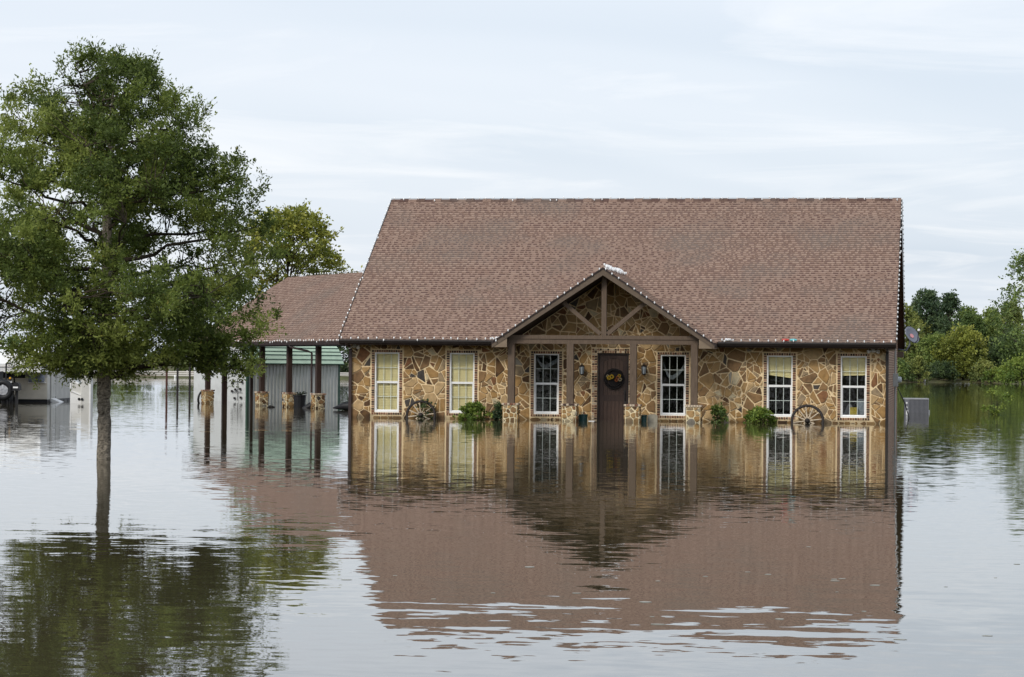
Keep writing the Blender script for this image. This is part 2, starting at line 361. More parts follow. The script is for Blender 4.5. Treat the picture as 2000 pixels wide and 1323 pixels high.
def cells(x0, x1, z0, z1, rmin, rmax, rng, inside=None, small=.55):
    pts = []; fails = 0; grid = {}; cs = rmax * 2
    while fails < 2500:
        r = rmin + (rmax - rmin) * (rng.random() ** 1.9); x, z = rng.uniform(x0, x1), rng.uniform(z0, z1)
        if inside and not inside(x, z): fails += .2; continue
        gxk, gzk = int(x // cs), int(z // cs); ok = True
        for a in (-1, 0, 1):
            for c in (-1, 0, 1):
                for (px, pz, pr) in grid.get((gxk + a, gzk + c), ()):
                    if ((px - x) * .85) ** 2 + (pz - z) ** 2 < (.86 * (pr + r)) ** 2: ok = False; break
                if not ok: break
            if not ok: break
        if ok: pts.append((x, z, r)); grid.setdefault((gxk, gzk), []).append((x, z, r)); fails = max(0, fails - 60)
        else: fails += 1
    res = []
    for i, (x, z, r) in enumerate(pts):
        poly = [(x0, z0), (x1, z0), (x1, z1), (x0, z1)]
        poly = clip(clip(clip(clip(poly, 1, 0, x + 1.0), -1, 0, -(x - 1.0)), 0, 1, z + 1.0), 0, -1, -(z - 1.0))
        for j, (a, c, q) in enumerate(pts):
            if i == j: continue
            dx, dz = a - x, c - z; d2 = dx * dx + dz * dz
            if d2 > 1.6: continue
            d = math.sqrt(d2); off = (d2 + r * r - q * q) / (2 * d)
            nx, nz = dx / d, dz / d; poly = clip(poly, nx, nz, nx * x + nz * z + off)
            if len(poly) < 3: break
        if len(poly) >= 3: res.append(poly)
    return res
def cut_opening(poly, r):
    """keep the biggest convex piece of a stone outside a rectangular opening"""
    a, c, z0, z1 = r
    if max(p[0] for p in poly) <= a or min(p[0] for p in poly) >= c or max(p[1] for p in poly) <= z0 or min(p[1] for p in poly) >= z1: return poly
    best = []
    for nx, nz, d in ((1, 0, a), (-1, 0, -c), (0, 1, z0), (0, -1, -z1)):
        q = clip(poly, nx, nz, d)
        if len(q) >= 3 and (not best or area(q) > area(best)): best = q
    return best
def shape_stone(poly, rng):
    """irregular outline: nudge the edge middles, then cut the corners"""
    k = len(poly); o = []
    for i in range(k):
        p, q = poly[i], poly[(i + 1) % k]; l = math.hypot(q[0] - p[0], q[1] - p[1]); o.append(p)
        if l > .12:
            s = rng.uniform(.35, .65); j = rng.uniform(-.010, .012)
            o.append((p[0] + (q[0] - p[0]) * s - (q[1] - p[1]) / l * j, p[1] + (q[1] - p[1]) * s + (q[0] - p[0]) / l * j))
    r = []
    for i in range(len(o)):
        p, q = o[i], o[(i + 1) % len(o)]
        if math.hypot(q[0] - p[0], q[1] - p[1]) < .02: r.append(((p[0] + q[0]) / 2, (p[1] + q[1]) / 2)); continue
        for s in (.14, .86): r.append((p[0] + (q[0] - p[0]) * s, p[1] + (q[1] - p[1]) * s))
    return r
def add_stone(mb, poly, rng, to3d, mi):
    cx = sum(p[0] for p in poly) / len(poly); cz = sum(p[1] for p in poly) / len(poly)
    h = rng.uniform(.016, .040); tx, tz = rng.uniform(-.05, .05), rng.uniform(-.05, .05); k = len(poly); b = len(mb.v)
    for s, hh in ((1, -.01), (.985, h * .7), (.93, h)):
        for p in poly:
            dx, dz = (p[0] - cx) * s, (p[1] - cz) * s
            mb.v.append(to3d(cx + dx, cz + dz, hh if hh < 0 else hh + tx * dx + tz * dz))
    for i in range(k):
        j = (i + 1) % k
        for a in (0, k): mb.f.append((b + a + i, b + a + j, b + a + k + j, b + a + k + i)); mb.m.append(mi)
    mb.f.append(tuple(b + 2 * k + i for i in range(k))); mb.m.append(mi)
def split(poly, rng, lo, hi):
    A_ = area(poly)
    if len(poly) < 3 or A_ < 1e-4: return []
    if A_ < lo + (hi - lo) * rng.random() ** 2.2: return [poly]
    cx = sum(p[0] for p in poly) / len(poly); cz = sum(p[1] for p in poly) / len(poly)
    best = None
    for _ in range(3):                          # prefer a cut across the long way
        a = rng.uniform(0, math.pi); nx, nz = math.cos(a), math.sin(a); pr_ = [nx * p[0] + nz * p[1] for p in poly]; ext = max(pr_) - min(pr_)
        if best is None or ext > best[0]: best = (ext, nx, nz)
    ext, nx, nz = best; d = nx * cx + nz * cz + rng.uniform(-.22, .22) * ext
    return split(clip(poly, nx, nz, d), rng, lo, hi) + split(clip(poly, -nx, -nz, -d), rng, lo, hi)
rng = random.Random(23)
BRW = .125
holes = [(x - BRW, x + WW + BRW, WZ0 - .10, WZ1 + .095) for x in WIN] + [(DX0 - .18, DX1 + .18, -1, DZ1 + .16)]
def inwall(x, z):
    if any(a < x < c and z0 < z < z1 for a, c, z0, z1 in holes): return False
    if z > 2.38: return PEX0 + .3 < x < PEX1 - .3 and z < PZ - .2 - PT * abs(x - PX)
    return True
polys = []; big = cells(.02, LW - .02, -.12, 4.5, .13, .29, rng, inwall)
for poly in [q for p in big for q in split(p, rng, .022, .21)]:
    cx = sum(p[0] for p in poly) / len(poly); cz = sum(p[1] for p in poly) / len(poly)
    if not (PEX0 + .36 < cx < PEX1 - .36): poly = clip(poly, 0, 1, 2.40)
    else:
        l = math.hypot(PT, 1)
        for sgn in (1, -1): 
            if len(poly) >= 3: poly = clip(poly, sgn * PT / l, 1 / l, (sgn * PT * PX + PZ - .17) / l)
    for r in holes:
        if len(poly) >= 3: poly = cut_opening(poly, r)
    if len(poly) < 3: continue
    poly = inset(poly, rng.uniform(.010, .019))
    if len(poly) >= 3 and area(poly) > .0022: polys.append(poly)
polys.sort(key=lambda p: -area(p))
f3 = lambda x, z, h: (x, -h, z)
rest = MB()
for i, poly in enumerate(polys):
    mi = rng.choices(range(len(STONE)), STONE_W)[0]; q = shape_stone(poly, rng)
    if i < 300:
        mb = MB(); cx = sum(p[0] for p in q) / len(q); cz = sum(p[1] for p in q) / len(q)
        add_stone(mb, [(p[0] - cx, p[1] - cz) for p in q], rng, f3, 0)
        mb.build('stone', STONE[mi], WALL, loc=(cx, 0, cz))
    else: add_stone(rest, q, rng, f3, mi)
if rest.v: rest.build('small_stones', STONE, WALL, kind='stuff')

# ---- brick surrounds
def surround(x0, x1, z0, z1, wd, wt, wb, name, pal, pitch=.072):
    mb = MB(); 
    def strip(xa, xb, za, zb, horiz):
        n = max(1, round(((xb - xa) if horiz else (zb - za)) / pitch)); st = ((xb - xa) if horiz else (zb - za)) / n
        for i in range(n):
            mi = rng.choices((0, 1, 2, 3), pal)[0]; p = rng.uniform(.012, .024); g_ = .011
            if horiz: mb.box(xa + i * st + g_, xa + (i + 1) * st - g_, -p, .006, za + g_ * .5, zb - g_ * .5, mi)
            else: mb.box(xa + g_ * .5, xb - g_ * .5, -p, .006, za + i * st + g_, za + (i + 1) * st - g_, mi)
    strip(x0 - wd, x0, z0, z1, False); strip(x1, x1 + wd, z0, z1, False)
    strip(x0 - wd, x1 + wd, z1, z1 + wt, True)
    if wb: strip(x0 - wd, x1 + wd, z0 - wb, z0, True)
    return mb.build(name, BRICK, HOUSE, kind='stuff')
for x in WIN: surround(x, x + WW, WZ0, WZ1, .095, .075, .07, 'window_brick_surround', (4, 6, 2, 0))
surround(DX0, DX1, -.2, DZ1, .085, .07, 0, 'door_brick_surround', (2, 5, 3, 3), .075)
surround(DX0 - .088, DX1 + .088, -.2, DZ1 + .073, .075, .065, 0, 'door_brick_surround', (1, 3, 3, 6), .075)

# ---- windows
FRM = MB()
fw_ = .045
for a in ((0, fw_, 0, 1.84), (WW - fw_, WW, 0, 1.84)): FRM.box(a[0], a[1], .02, .11, a[2], a[3])
FRM.box(fw_, WW - fw_, .02, .11, 1.80, 1.84); FRM.box(fw_, WW - fw_, .018, .11, 0, .06)
FRM.box(-.0, WW, .012, .02, 0, .05)
FRMESH = FRM.mesh('frame', WHITE)
S1 = MB(); zm = .925
S1.box(fw_, WW - fw_, .045, .085, zm - .03, zm + .035); S1.box(fw_, fw_ + .025, .055, .085, .06, zm - .03); S1.box(WW - fw_ - .025, WW - fw_, .055, .085, .06, zm - .03); S1.box(fw_ + .025, WW - fw_ - .025, .055, .085, .06, .085)
SASH = S1.mesh('sash', WHITE)
mu = MB(); gx0, gx1 = fw_ + .004, WW - fw_ - .004; cw = (gx1 - gx0) / 3; mw = .0075
lo0, lo1, hi0, hi1 = .085, zm - .03, zm + .035, 1.80
for k in (1, 2):
    X = gx0 + k * cw; mu.box(X - mw, X + mw, .070, .082, lo0, lo1); mu.box(X - mw, X + mw, .070, .082, hi0, hi1)
for zc in ((lo0 + lo1) / 2, (hi0 + hi1) / 2): mu.box(gx0, gx1, .068, .080, zc - mw, zc + mw)
MUNT = mu.mesh('muntin_bars', mat('muntin_offwhite', (.62, .68, .64), .5, .05))
def pane_mesh(h): 
    q = MB(); q.box(-cw / 2, cw / 2, 0, .004, -h / 2, h / 2); return q.mesh('pane', GLASS)
PL, PH = pane_mesh((lo1 - lo0) / 2), pane_mesh((hi1 - hi0) / 2)
def blind(parent, x, z0, z1, tilt, m, y=.15, skew=0.0):
    mb = MB(); n = int((z1 - z0) / .05); hx = math.sin(tilt) * .029; hy = math.cos(tilt) * .029
    for i in range(n + 1):
        z = z1 - i * .05; s = skew * (i / max(1, n)) ** 3
        mb.poly([(x + .05, y - hy, z - hx + s), (x + WW - .05, y - hy, z - hx - s), (x + WW - .05, y + hy, z + hx - s), (x + .05, y + hy, z + hx + s)])
    mb.box(x + .05, x + WW - .05, y - .02, y + .02, z1 + .02, z1 + .06)
    return mb.build('blind', m, parent, kind='stuff')
for i, x in enumerate(WIN):
    WO = MB(); WO.box(x - .004, x + WW + .004, .112, .13, WZ0 - .03, WZ0 - .002)
    wn = link('window', None, HOUSE)
    link('frame', FRMESH, wn, (x, 0, WZ0)); link('sash', SASH, wn, (x, 0, WZ0)); link('muntin_bars', MUNT, wn, (x, 0, WZ0))
    for r in range(4):
        h = (lo1 - lo0) / 2 if r < 2 else (hi1 - hi0) / 2; zc = (lo0 + h * (r + .5)) if r < 2 else (hi0 + h * (r - 1.5))
        for k in range(3): link('pane', PL if r < 2 else PH, wn, (x + gx0 + cw * (k + .5), .074, WZ0 + zc))
    if i < 2: blind(wn, x, WZ0 + .03, WZ1 - .1, R(72), BLIND, .135)
    elif i in (4, 5): blind(wn, x, WZ0 + (1.22 if i == 4 else 1.26), WZ1 - .1, R(72), BLIND, .135, .045 if i == 4 else -.01)
    else:
        if i == 2: blind(wn, x, WZ0 + .05, WZ0 + .95, R(28), BLIND2, .17)
        mb = MB(); n = 14                     # a swagged sheer hung in the upper sash
        for k in range(n):
            def P(u, lo):
                q = (2 * u - 1) ** 2; top = WZ0 + 1.52 + .26 * q if i == 2 else WZ0 + 1.22 + .42 * q
                return (x + .06 + (WW - .12) * u, .24 + .03 * math.sin(u * 19), top - (.13 if lo else 0) - .05 * math.sin(u * 7))
            mb.poly([P(k / n, 1), P((k + 1) / n, 1), P((k + 1) / n, 0), P(k / n, 0)])
        mb.build('curtain', CLOTH, wn)

# ---- door
DOOR = MB(); DOOR.box(DX0 + .055, DX1 - .055, .10, .14, -.3, DZ1 - .05)
door = DOOR.build('door', DOORW, HOUSE)
fr = MB(); fr.box(DX0, DX0 + .055, .03, .16, -.3, DZ1); fr.box(DX1 - .055, DX1, .03, .16, -.3, DZ1); fr.box(DX0 + .055, DX1 - .055, .03, .16, DZ1 - .05, DZ1); fr.build('door_frame', mat('dark_frame', (.022, .014, .012), .5, .2), door)
a, c = DX0 + .06, DX1 - .06; st = .12
r_ = MB(); r_.box(a, a + st, .07, .0995, -.3, DZ1 - .055); r_.box(c - st, c, .07, .0995, -.3, DZ1 - .055)
r_.box(a + st, c - st, .0705, .0995, .60, .78)
arch = [(a + st, .0705, DZ1 - .055), (a + st, .0705, DZ1 - .26)] + [(a + st + (c - a - 2 * st) * u, .0705, DZ1 - .26 + .11 * math.sin(math.pi * u)) for u in [k / 10 for k in range(1, 10)]] + [(c - st, .0705, DZ1 - .26), (c - st, .0705, DZ1 - .055)]
r_.prism(arch, (0, .029, 0)); r_.build('rails', DOORW, door)
pw = (c - a - 2 * st) / 5; DOORP = mat('walnut_planks', (.060, .034, .024), .45, .4, 7, .003, .35, stretch=(9, 9, .7))
for k in range(5):
    for z0, z1 in ((-.3, .60), (.78, DZ1 - .17)):
        q = MB(); q.box(a + st + k * pw + .006, a + st + (k + 1) * pw - .006, .082 + (k % 2) * .002, .0995, z0, z1); q.build('plank', DOORP, door)
h = MB(); h.tube([(c - .055, .068, .60), (c - .055, .03, .62), (c - .055, .03, .86), (c - .055, .068, .88)], .012, 8); h.box(c - .085, c - .025, .058, .069, .52, .94); h.build('handle', BLACK, door)

# ---- roof decks, soffits
def roofz(y): return EZ + MT * (y - EY)
TK = .10
mb = MB()
vy = EY + (PZ - EZ) / MT                   # where the porch ridge runs into the main roof
xa, xb = PEX0, PEX1; xl, xr = -OV, LW + OV
P = lambda x, y: (x, y, roofz(y) - .012)
for pl in ([P(xl, EY), P(xa, EY), P(PX, vy), P(PX, RY), P(xl, RY)], [P(xb, EY), P(xr, EY), P(xr, RY), P(PX, RY), P(PX, vy)]): mb.prism(pl, (0, 0, -TK), 0)
rearz = EZ
mb.prism([(xl, RY + .001, RZ - .012), (xr, RY + .001, RZ - .012), (xr, BY, rearz - .012), (xl, BY, rearz - .012)], (0, 0, -TK), 0)
ROOF = mb.build('main_roof', [SH_D[1]], HOUSE)
mb = MB()                                  # soffit boards under the front eave and dark rakes
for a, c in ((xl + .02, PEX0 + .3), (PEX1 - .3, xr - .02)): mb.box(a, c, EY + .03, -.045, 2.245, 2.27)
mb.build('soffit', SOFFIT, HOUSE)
for x0, x1 in ((xl - .022, xl), (xr, xr + .022)):
    for y0, z0 in ((EY, EZ), (BY, rearz)):
        q = MB(); sg = 1 if y0 < RY else -1
        q.prism([(x0, y0, z0 + .01), (x0, RY - .001 * sg, RZ + .01), (x0, RY - .001 * sg, RZ - .20), (x0, y0, z0 - .17)], (x1 - x0, 0, 0)); q.build('rake_board', SOFFIT, HOUSE)
mb = MB(); mb.prism([(LW + .005, BY - .9, 2.42), (LW + .005, BY, 2.28), (LW + .005, BY - .9, 2.0)], (.2, 0, 0)); 
mb = MB(); mb.box(LW + .002, xr - .005, EY + .04, -.05, 2.17, 2.244); mb.build('eave_return', TRIM, HOUSE)
mb = MB(); mb.box(LW + .003, xr - .003, BY - .75, BY - .05, 2.05, 2.26); mb.build('eave_return', TRIM, HOUSE)
for (a, c) in ((xl, PEX0 - .02), (PEX1 + .02, xr)):
    q = MB(); q.prism([(a, EY - .005, EZ - .005), (a, EY - .11, EZ - .005), (a, EY - .115, EZ - .05), (a, EY - .075, EZ - .125), (a, EY - .005, EZ - .125)], (c - a, 0, 0)); q.build('gutter', BLACK, HOUSE)
for a, c in ((xl, PEX0 + .25), (PEX1 - .25, xr)):
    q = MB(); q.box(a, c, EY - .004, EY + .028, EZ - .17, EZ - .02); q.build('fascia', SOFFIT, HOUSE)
for x, mm in ((.02, DKBROWN), (LW - .04, BLACK)):
    q = MB(); q.box(x - .045, x + .045, -.12, -.05, -.7, 2.16); q.tube([(x, EY - .05, EZ - .12), (x, EY + .0, 2.22), (x, -.14, 2.17), (x, -.085, 2.10)], .042, 8); q.build('downspout', mm, HOUSE)

# ---- shingles: courses of tabs with darker laminations between them
def shingles(org, ux, us, width, length, keep, parent, expo=.1285, individuals=0, seed=1, name='shingle', maxw=.16, wobble=0):
    """org lower-left corner, ux along the eave, us up the slope; keep(x,s) tells where the roof is"""
    rg = random.Random(seed); org, ux, us = Vector(org), Vector(ux).normalized(), Vector(us).normalized(); un = ux.cross(us).normalized()
    if un.z < 0: un = -un
    mb = MB(); made = 0; mats_ = SH_L + SH_D; cache = {}
    rot = Matrix((ux, us, un)).transposed().to_euler()
    for c in range(int(length / expo) + 1):
        s0 = c * expo; s1 = min(length, s0 + expo * 1.03); x = -rg.uniform(0, .2)
        if s1 - s0 < .03: break
        dark = False
        while x < width:
            if dark: wd = rg.choice((.05, .07, .09, .12))
            else: wd = rg.choice((.05, .07, .10, .13, maxw))
            a, b_ = max(0, x), min(width, x + wd); x += wd
            dk = dark; dark = not dark
            if rg.random() < .12: dark = not dark
            if b_ - a < .02 or not keep((a + b_) / 2, (s0 + s1) / 2): continue
            li = rg.choices((0, 1, 2), (4, 4, 3))[0]; di = 3 + (rg.random() < .4)
            h0, h1 = (.010, .003) if dk else (.021, .004)
            def tabpts(a, b_, s0, s1):
                t0 = Vector((a, s0, h0)); return a, b_
            full = wd == b_ - a and abs(s1 - s0 - expo * 1.03) < 1e-6
            if made < individuals and full:
                key = (round(wd, 3), dk, li, di)
                if key not in cache:
                    q = MB(); sm = expo * .55
                    def slab(q, xa, xb, sa, sb, ha, hb, mi, off):
                        q.poly([(xa, sa, ha), (xb, sa, ha), (xb, sb, hb), (xa, sb, hb)], mi)
                        q.poly([(xa, sa, -.006), (xb, sa, -.006), (xb, sa, ha), (xa, sa, ha)], mi)
                        q.poly([(xa, sa, -.006), (xa, sa, ha), (xa, sb, hb), (xa, sb, -.006)], mi); q.poly([(xb, sa, ha), (xb, sa, -.006), (xb, sb, -.006), (xb, sb, hb)], mi)
                    if dk: slab(q, 0, wd, 0, sm, h0, .006, 1, 0); slab(q, 0, wd, sm, expo * 1.03, .0058, h1, 0, 0)
                    else: slab(q, 0, wd, 0, expo * 1.03, h0, h1, 0, 0)
                    cache[key] = q.mesh(name, [SH_L[li], SH_D[di - 3]])
                link(name, cache[key], parent, org + ux * a + us * s0, rot); made += 1; continue
            def Q(xx, ss, hh): return org + ux * xx + us * ss + un * hh
            def slab2(xa, xb, sa, sb, ha, hb, mi):
                mb.poly([Q(xa, sa, ha), Q(xb, sa, ha), Q(xb, sb, hb), Q(xa, sb, hb)], mi)
                mb.poly([Q(xa, sa, -.006), Q(xb, sa, -.006), Q(xb, sa, ha), Q(xa, sa, ha)], mi)
                if not dk:
                    mb.poly([Q(xa, sa, -.006), Q(xa, sa, ha), Q(xa, sb, hb), Q(xa, sb, -.006)], mi); mb.poly([Q(xb, sa, ha), Q(xb, sa, -.006), Q(xb, sb, -.006), Q(xb, sb, hb)], mi)
            if dk: sm = s0 + (s1 - s0) * .55; slab2(a, b_, s0, sm, h0, .006, di); slab2(a, b_, sm, s1, .0058, h1, li)
            else: slab2(a, b_, s0, s1, h0, h1, li)
    return mb.build('shingle_field', mats_, parent, kind='stuff')
sl = math.hypot(RY - EY, RZ - EZ); us = (0, RY - EY, RZ - EZ); cs = (RY - EY) / sl; sn = (RZ - EZ) / sl
def keep_main(x, s):
    X = x + xl; z = EZ + s * sn
    return not (PEX0 < X < PEX1 and z < PZ - PT * abs(X - PX) - .01)
shingles((xl, EY - .03, EZ - .03 * MT), (1, 0, 0), us, xr - xl, sl + .03, keep_main, ROOF, individuals=300, seed=5)
q = MB(); n = 60
for k in range(n):
    a = xl + (xr - xl) * k / n; c = xl + (xr - xl) * (k + 1) / n; e_ = .012 * (k % 2)
    q.prism([(a, RY - .13, RZ - .13 * MT + .025 + e_), (a, RY, RZ + .03 + e_), (a, RY + .13, RZ - .13 * MT + .025 + e_), (a, RY + .13, RZ - .13 * MT), (a, RY - .13, RZ - .13 * MT)], (c - a - .003, 0, 0), k % 3)
q.build('ridge_cap', [SH_D[1], SH_D[0], SH_L[2]], ROOF, kind='stuff')

# ---- porch
pr = MB(); ct = .11
def porch_half(sx, mbx):
    ex = PX + sx * 3.3
    a = [(PX, PY0, PZ), (PX, vy, PZ), (ex, EY + .0, PEZ), (ex, PY0, PEZ)]
    mbx.prism(a if sx < 0 else a[::-1], (0, 0, -ct), 0)
porch_half(-1, pr); porch_half(1, pr)
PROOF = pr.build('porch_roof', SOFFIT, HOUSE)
lp = 3.3 * math.hypot(1, PT)
for sx in (-1, 1):
    def keep_p(x, s, sx=sx):
        f_ = s / lp; yy = PY0 - .03 + x if sx > 0 else vy - x
        lim = EY + (vy - EY) * f_
        return PY0 - .04 < yy < lim + .03
    if sx > 0: shingles((PX + 3.3, PY0 - .03, PEZ + .008), (0, 1, 0), (-1, 0, PT), vy - PY0, lp, keep_p, PROOF, seed=11)
    else: shingles((PX - 3.3, vy, PEZ + .008), (0, -1, 0), (1, 0, PT), vy - PY0 + .03, lp, keep_p, PROOF, seed=12)
for sx in (-1, 1):                         # bargeboards and the shingle-edge strip above them
    q = MB(); ex = PX + sx * 3.32; ez = PZ - PT * 3.32
    q.prism([(PX, PY0 - .005, PZ - .045), (PX, PY0 - .005, PZ - .225), (ex, PY0 - .005, ez - .165), (ex, PY0 - .005, ez - .045)], (0, -.035, 0)); q.build('bargeboard', TRIM, HOUSE)
    q = MB(); q.prism([(PX, PY0 - .002, PZ + .012), (PX, PY0 - .002, PZ - .043), (ex, PY0 - .002, ez - .043), (ex, PY0 - .002, ez + .012)], (0, -.055, 0)); q.build('drip_edge', DKBROWN, HOUSE)
    q = MB(); x1 = PX + sx * 2.86; q.prism([(x1, PY0 - .012, PEZ - .155), (ex, PY0 - .012, PEZ - .155), (ex, PY0 - .012, PEZ - .10), (x1, PY0 - .012, PZ - PT * 2.86 - .17)], (0, -.012, 0)); q.build('eave_return', TRIM2, HOUSE)
    q = MB(); q.box(min(x1, ex), max(x1, ex), PY0 + .0, EY, PEZ - .155, PEZ - .125); q.build('soffit', TRIM, HOUSE)
BYc = -1.5
q = MB(); q.box(5.18, 10.86, BYc - .10, BYc + .10, 2.300, 2.44); q.box(5.18, 10.86, BYc - .125, BYc + .125, 2.442, 2.555); q.build('beam', TIMBER, HOUSE)
q = MB(); q.box(PX - .075, PX + .075, BYc - .07, BYc + .07, 2.556, 4.40); q.build('king_post', TIMBER, HOUSE)
for sx in (-1, 1):
    q = MB(); q.bar((PX + sx * .10, BYc, 2.60), (PX + sx * 1.22, BYc, 3.53), .12, .12, upv=(0, 1, 0)); q.build('brace', TIMBER, HOUSE)
for sx in (-1, 1):
    q = MB(); q.box(PX + sx * 2.76 - .09, PX + sx * 2.76 + .09, BYc + .13, -.05, 2.31, 2.50); q.build('side_beam', TIMBER, HOUSE)
rp = random.Random(5)
PIERM = mat('pale_mortar', (.80, .70, .47), .95, .12, 18, .005)
def pier(parent, cx, cy, wd, top, name='pier', dp=None, ang=0):
    dp = dp or wd; h = wd / 2; g_ = dp / 2
    q = MB(); q.box(-h + .02, h - .02, -g_ + .02, g_ - .02, -.8, top - .055, 0)
    pi_ = q.build(name, PIERM, parent, loc=(cx, cy, 0), rot=(0, 0, ang))
    faces = [((-h + .02), (h - .02), lambda x, z, k: (x, -g_ + .02 - k, z)), (-g_ + .02, g_ - .02, lambda x, z, k: (h - .02 + k, x, z)), (-g_ + .02, g_ - .02, lambda x, z, k: (-h + .02 - k, -x, z))]
    for a, c, fn in faces:
        for poly in cells(a, c, -.2, top - .06, .06, .15, rp):
            poly = inset(poly, rp.uniform(.012, .02))
            if len(poly) < 3 or area(poly) < .002: continue
            mi = rp.choices(range(len(STONE)), [18, 14, 14, 10, 7, 7, 5, 4, 12, 2, 3])[0]
            mb = MB(); add_stone(mb, shape_stone(poly, rp), rp, fn, 0); mb.build('stone', STONE[mi], pi_)
    q = MB(); n = 6; st = (wd + .05) / n; nd = max(2, round((dp + .05) / st)); sd_ = (dp + .05) / nd
    for i in range(n):
        for j in range(nd):
            q.box(-h - .025 + i * st + .008, -h - .025 + (i + 1) * st - .008, -g_ - .025 + j * sd_ + .008, -g_ - .025 + (j + 1) * sd_ - .008, top - .054, top, rp.choices((0, 1, 2, 3), (2, 2, 3, 8))[0])
    q.build('cap_bricks', BRICK, pi_, kind='stuff'); return pi_
for x in (5.272, 7.049, 8.936, 10.747):
    q = MB(); q.box(x - .10, x + .10, BYc - .10, BYc + .10, .525, 2.299); q.build('post', TIMBER, HOUSE)
    pier(HOUSE, x - .005, BYc, .455, .522)

# ================================================================== CARPORT (behind, turned away)
ev, pv = Vector((-.597, .802, 0)), Vector((.802, .597, 0)); A0 = Vector((-4.88, 16.13, 0))
CP = thing('carport', 'open carport behind the house with shingle roof on stone-based posts', 'carport', A0)
def cpt(s, p, z): return ev * s + pv * p + Vector((0, 0, z))
CZ, CT, CR = 2.47, .62, 4.55
s0, s1 = -4.0, 13.0
q = MB()
a = [cpt(s0, -.4, CZ), cpt(s1, -.4, CZ), cpt(s1, -.4 + CR, CZ + CR * CT), cpt(s0, -.4 + CR, CZ + CR * CT)]
q.prism(a, (0, 0, -.10)); a = [cpt(s0, -.399 + CR, CZ + CR * CT), cpt(s1, -.399 + CR, CZ + CR * CT), cpt(s1, -.4 + 2 * CR, CZ), cpt(s0, -.4 + 2 * CR, CZ)]
q.prism(a, (0, 0, -.10)); croof = q.build('roof', SH_D[1], CP)
lc = CR * math.hypot(1, CT)
shingles(cpt(s1, -.42, CZ + .004), -ev, tuple(pv + Vector((0, 0, CT))), s1 - s0, lc, lambda x, s: True, croof, expo=.15, seed=21, maxw=.24)
q = MB(); q.prism([cpt(s0, -.41, CZ - .0), cpt(s0, -.53, CZ), cpt(s0, -.50, CZ - .12), cpt(s0, -.41, CZ - .12)], ev * (s1 - s0)); q.build('gutter', DKBROWN, CP)
q = MB(); q.prism([cpt(s0, -.12, CZ + .02), cpt(s0, .12, CZ + .02), cpt(s0, .12, CZ - .17), cpt(s0, -.12, CZ - .17)], ev * (s1 - s0)); q.build('beam', DKBROWN, CP)
q = MB(); q.prism([cpt(s0, 2 * CR - .9, CZ + .02), cpt(s0, 2 * CR - .7, CZ + .02), cpt(s0, 2 * CR - .7, CZ - .17), cpt(s0, 2 * CR - .9, CZ - .17)], ev * (s1 - s0)); q.build('beam', DKBROWN, CP)
POSTM = mat('dark_red_brown_timber', (.045, .026, .020), .7, .35, 6, .004, stretch=(5, 5, .6))
ca = math.atan2(ev.y, ev.x)
for s, p, hasp in ((0, 0, 1), (2.8, 0, 1), (5.55, 0, 1), (11.45, 0, 1), (11.9, .9, 0), (10.9, 1.7, 0), (0, 2 * CR - .8, 0), (5.6, 2 * CR - .8, 0), (11.4, 2 * CR - .8, 0)):
    c = cpt(s, p, 0); q = MB(); M = Matrix.Translation(c) @ Matrix.Rotation(ca, 4, 'Z')
    wp = .09 if s != 10.9 else .05
    q.box(-wp, wp, -wp, wp, .56 if hasp else -.7, CZ - .172, 0, M); q.build('post', POSTM, CP)
    if hasp: pier(CP, c.x, c.y, .42, .56, ang=ca - math.pi / 2)
q = MB(); c = cpt(.25, -.1, 0); q.tube([cpt(1.75, -.45, CZ - .11), cpt(1.6, -.45, CZ - .2), cpt(.6, -.2, CZ - .34), cpt(.35, -.12, CZ - .42), cpt(.35, -.12, .58)], .04, 8); q.build('downspout', DKBROWN, CP)

# ================================================================== SHED
SH = thing('metal_shed', 'grey ribbed metal shed with rounded pale green roof beyond the carport posts', 'shed', (-11.5, 30.7, 0), math.atan2(.836, .548))
SG = mat('grey_galvanised_siding', (.54, .55, .52), .55, .2, 3, 0, .4, tint=(.40, .42, .35), tscale=1.2, tamt=.6, stretch=(4, 4, .5))
SW = mat('white_siding', (.62, .64, .64), .55, .1, 3, 0, .4)
GR = mat('pale_green_roof_metal', (.50, .64, .49), .5, .15, 2, 0, .4, tint=(.38, .48, .37), tscale=1.0, tamt=.6)
GT = mat('dark_green_trim', (.035, .085, .06), .5, .2)
SLn, SWd, SE = 5.45, 3.5, 1.66
q = MB(); q.box(.03, SLn, 0, .04, -.7, SE)
k = 0
while k * .20 < SLn - .1:
    q.prism([(.06 + k * .20, 0, -.7), (.10 + k * .20, -.028, -.7), (.15 + k * .20, -.028, -.7), (.19 + k * .20, 0, -.7)], (0, 0, SE + .7)); k += 1
q.build('ribbed_wall', SG, SH)
arc = [(-.14, SE - .02), (.02, SE + .36), (.22, SE + .66), (.55, SE + .93), (1.0, SE + 1.12), (1.7, SE + 1.24)]
arc = arc + [(SWd - y, z) for y, z in arc[-2::-1]]
q = MB(); q.prism([(0, .0, -.7), (0, SWd, -.7)] + [(0, min(max(y, 0), SWd), z - .03) for y, z in arc[::-1]], (.03, 0, 0)); q.build('end_wall', SW, SH)
q = MB(); q.prism([(SLn - .03, .041, -.7), (SLn - .03, SWd, -.7)] + [(SLn - .03, min(max(y, .041), SWd), z - .03) for y, z in arc[::-1]], (.03, 0, 0)); q.box(.03, SLn - .03, SWd - .04, SWd, -.7, SE); q.build('rear_wall', SG, SH)
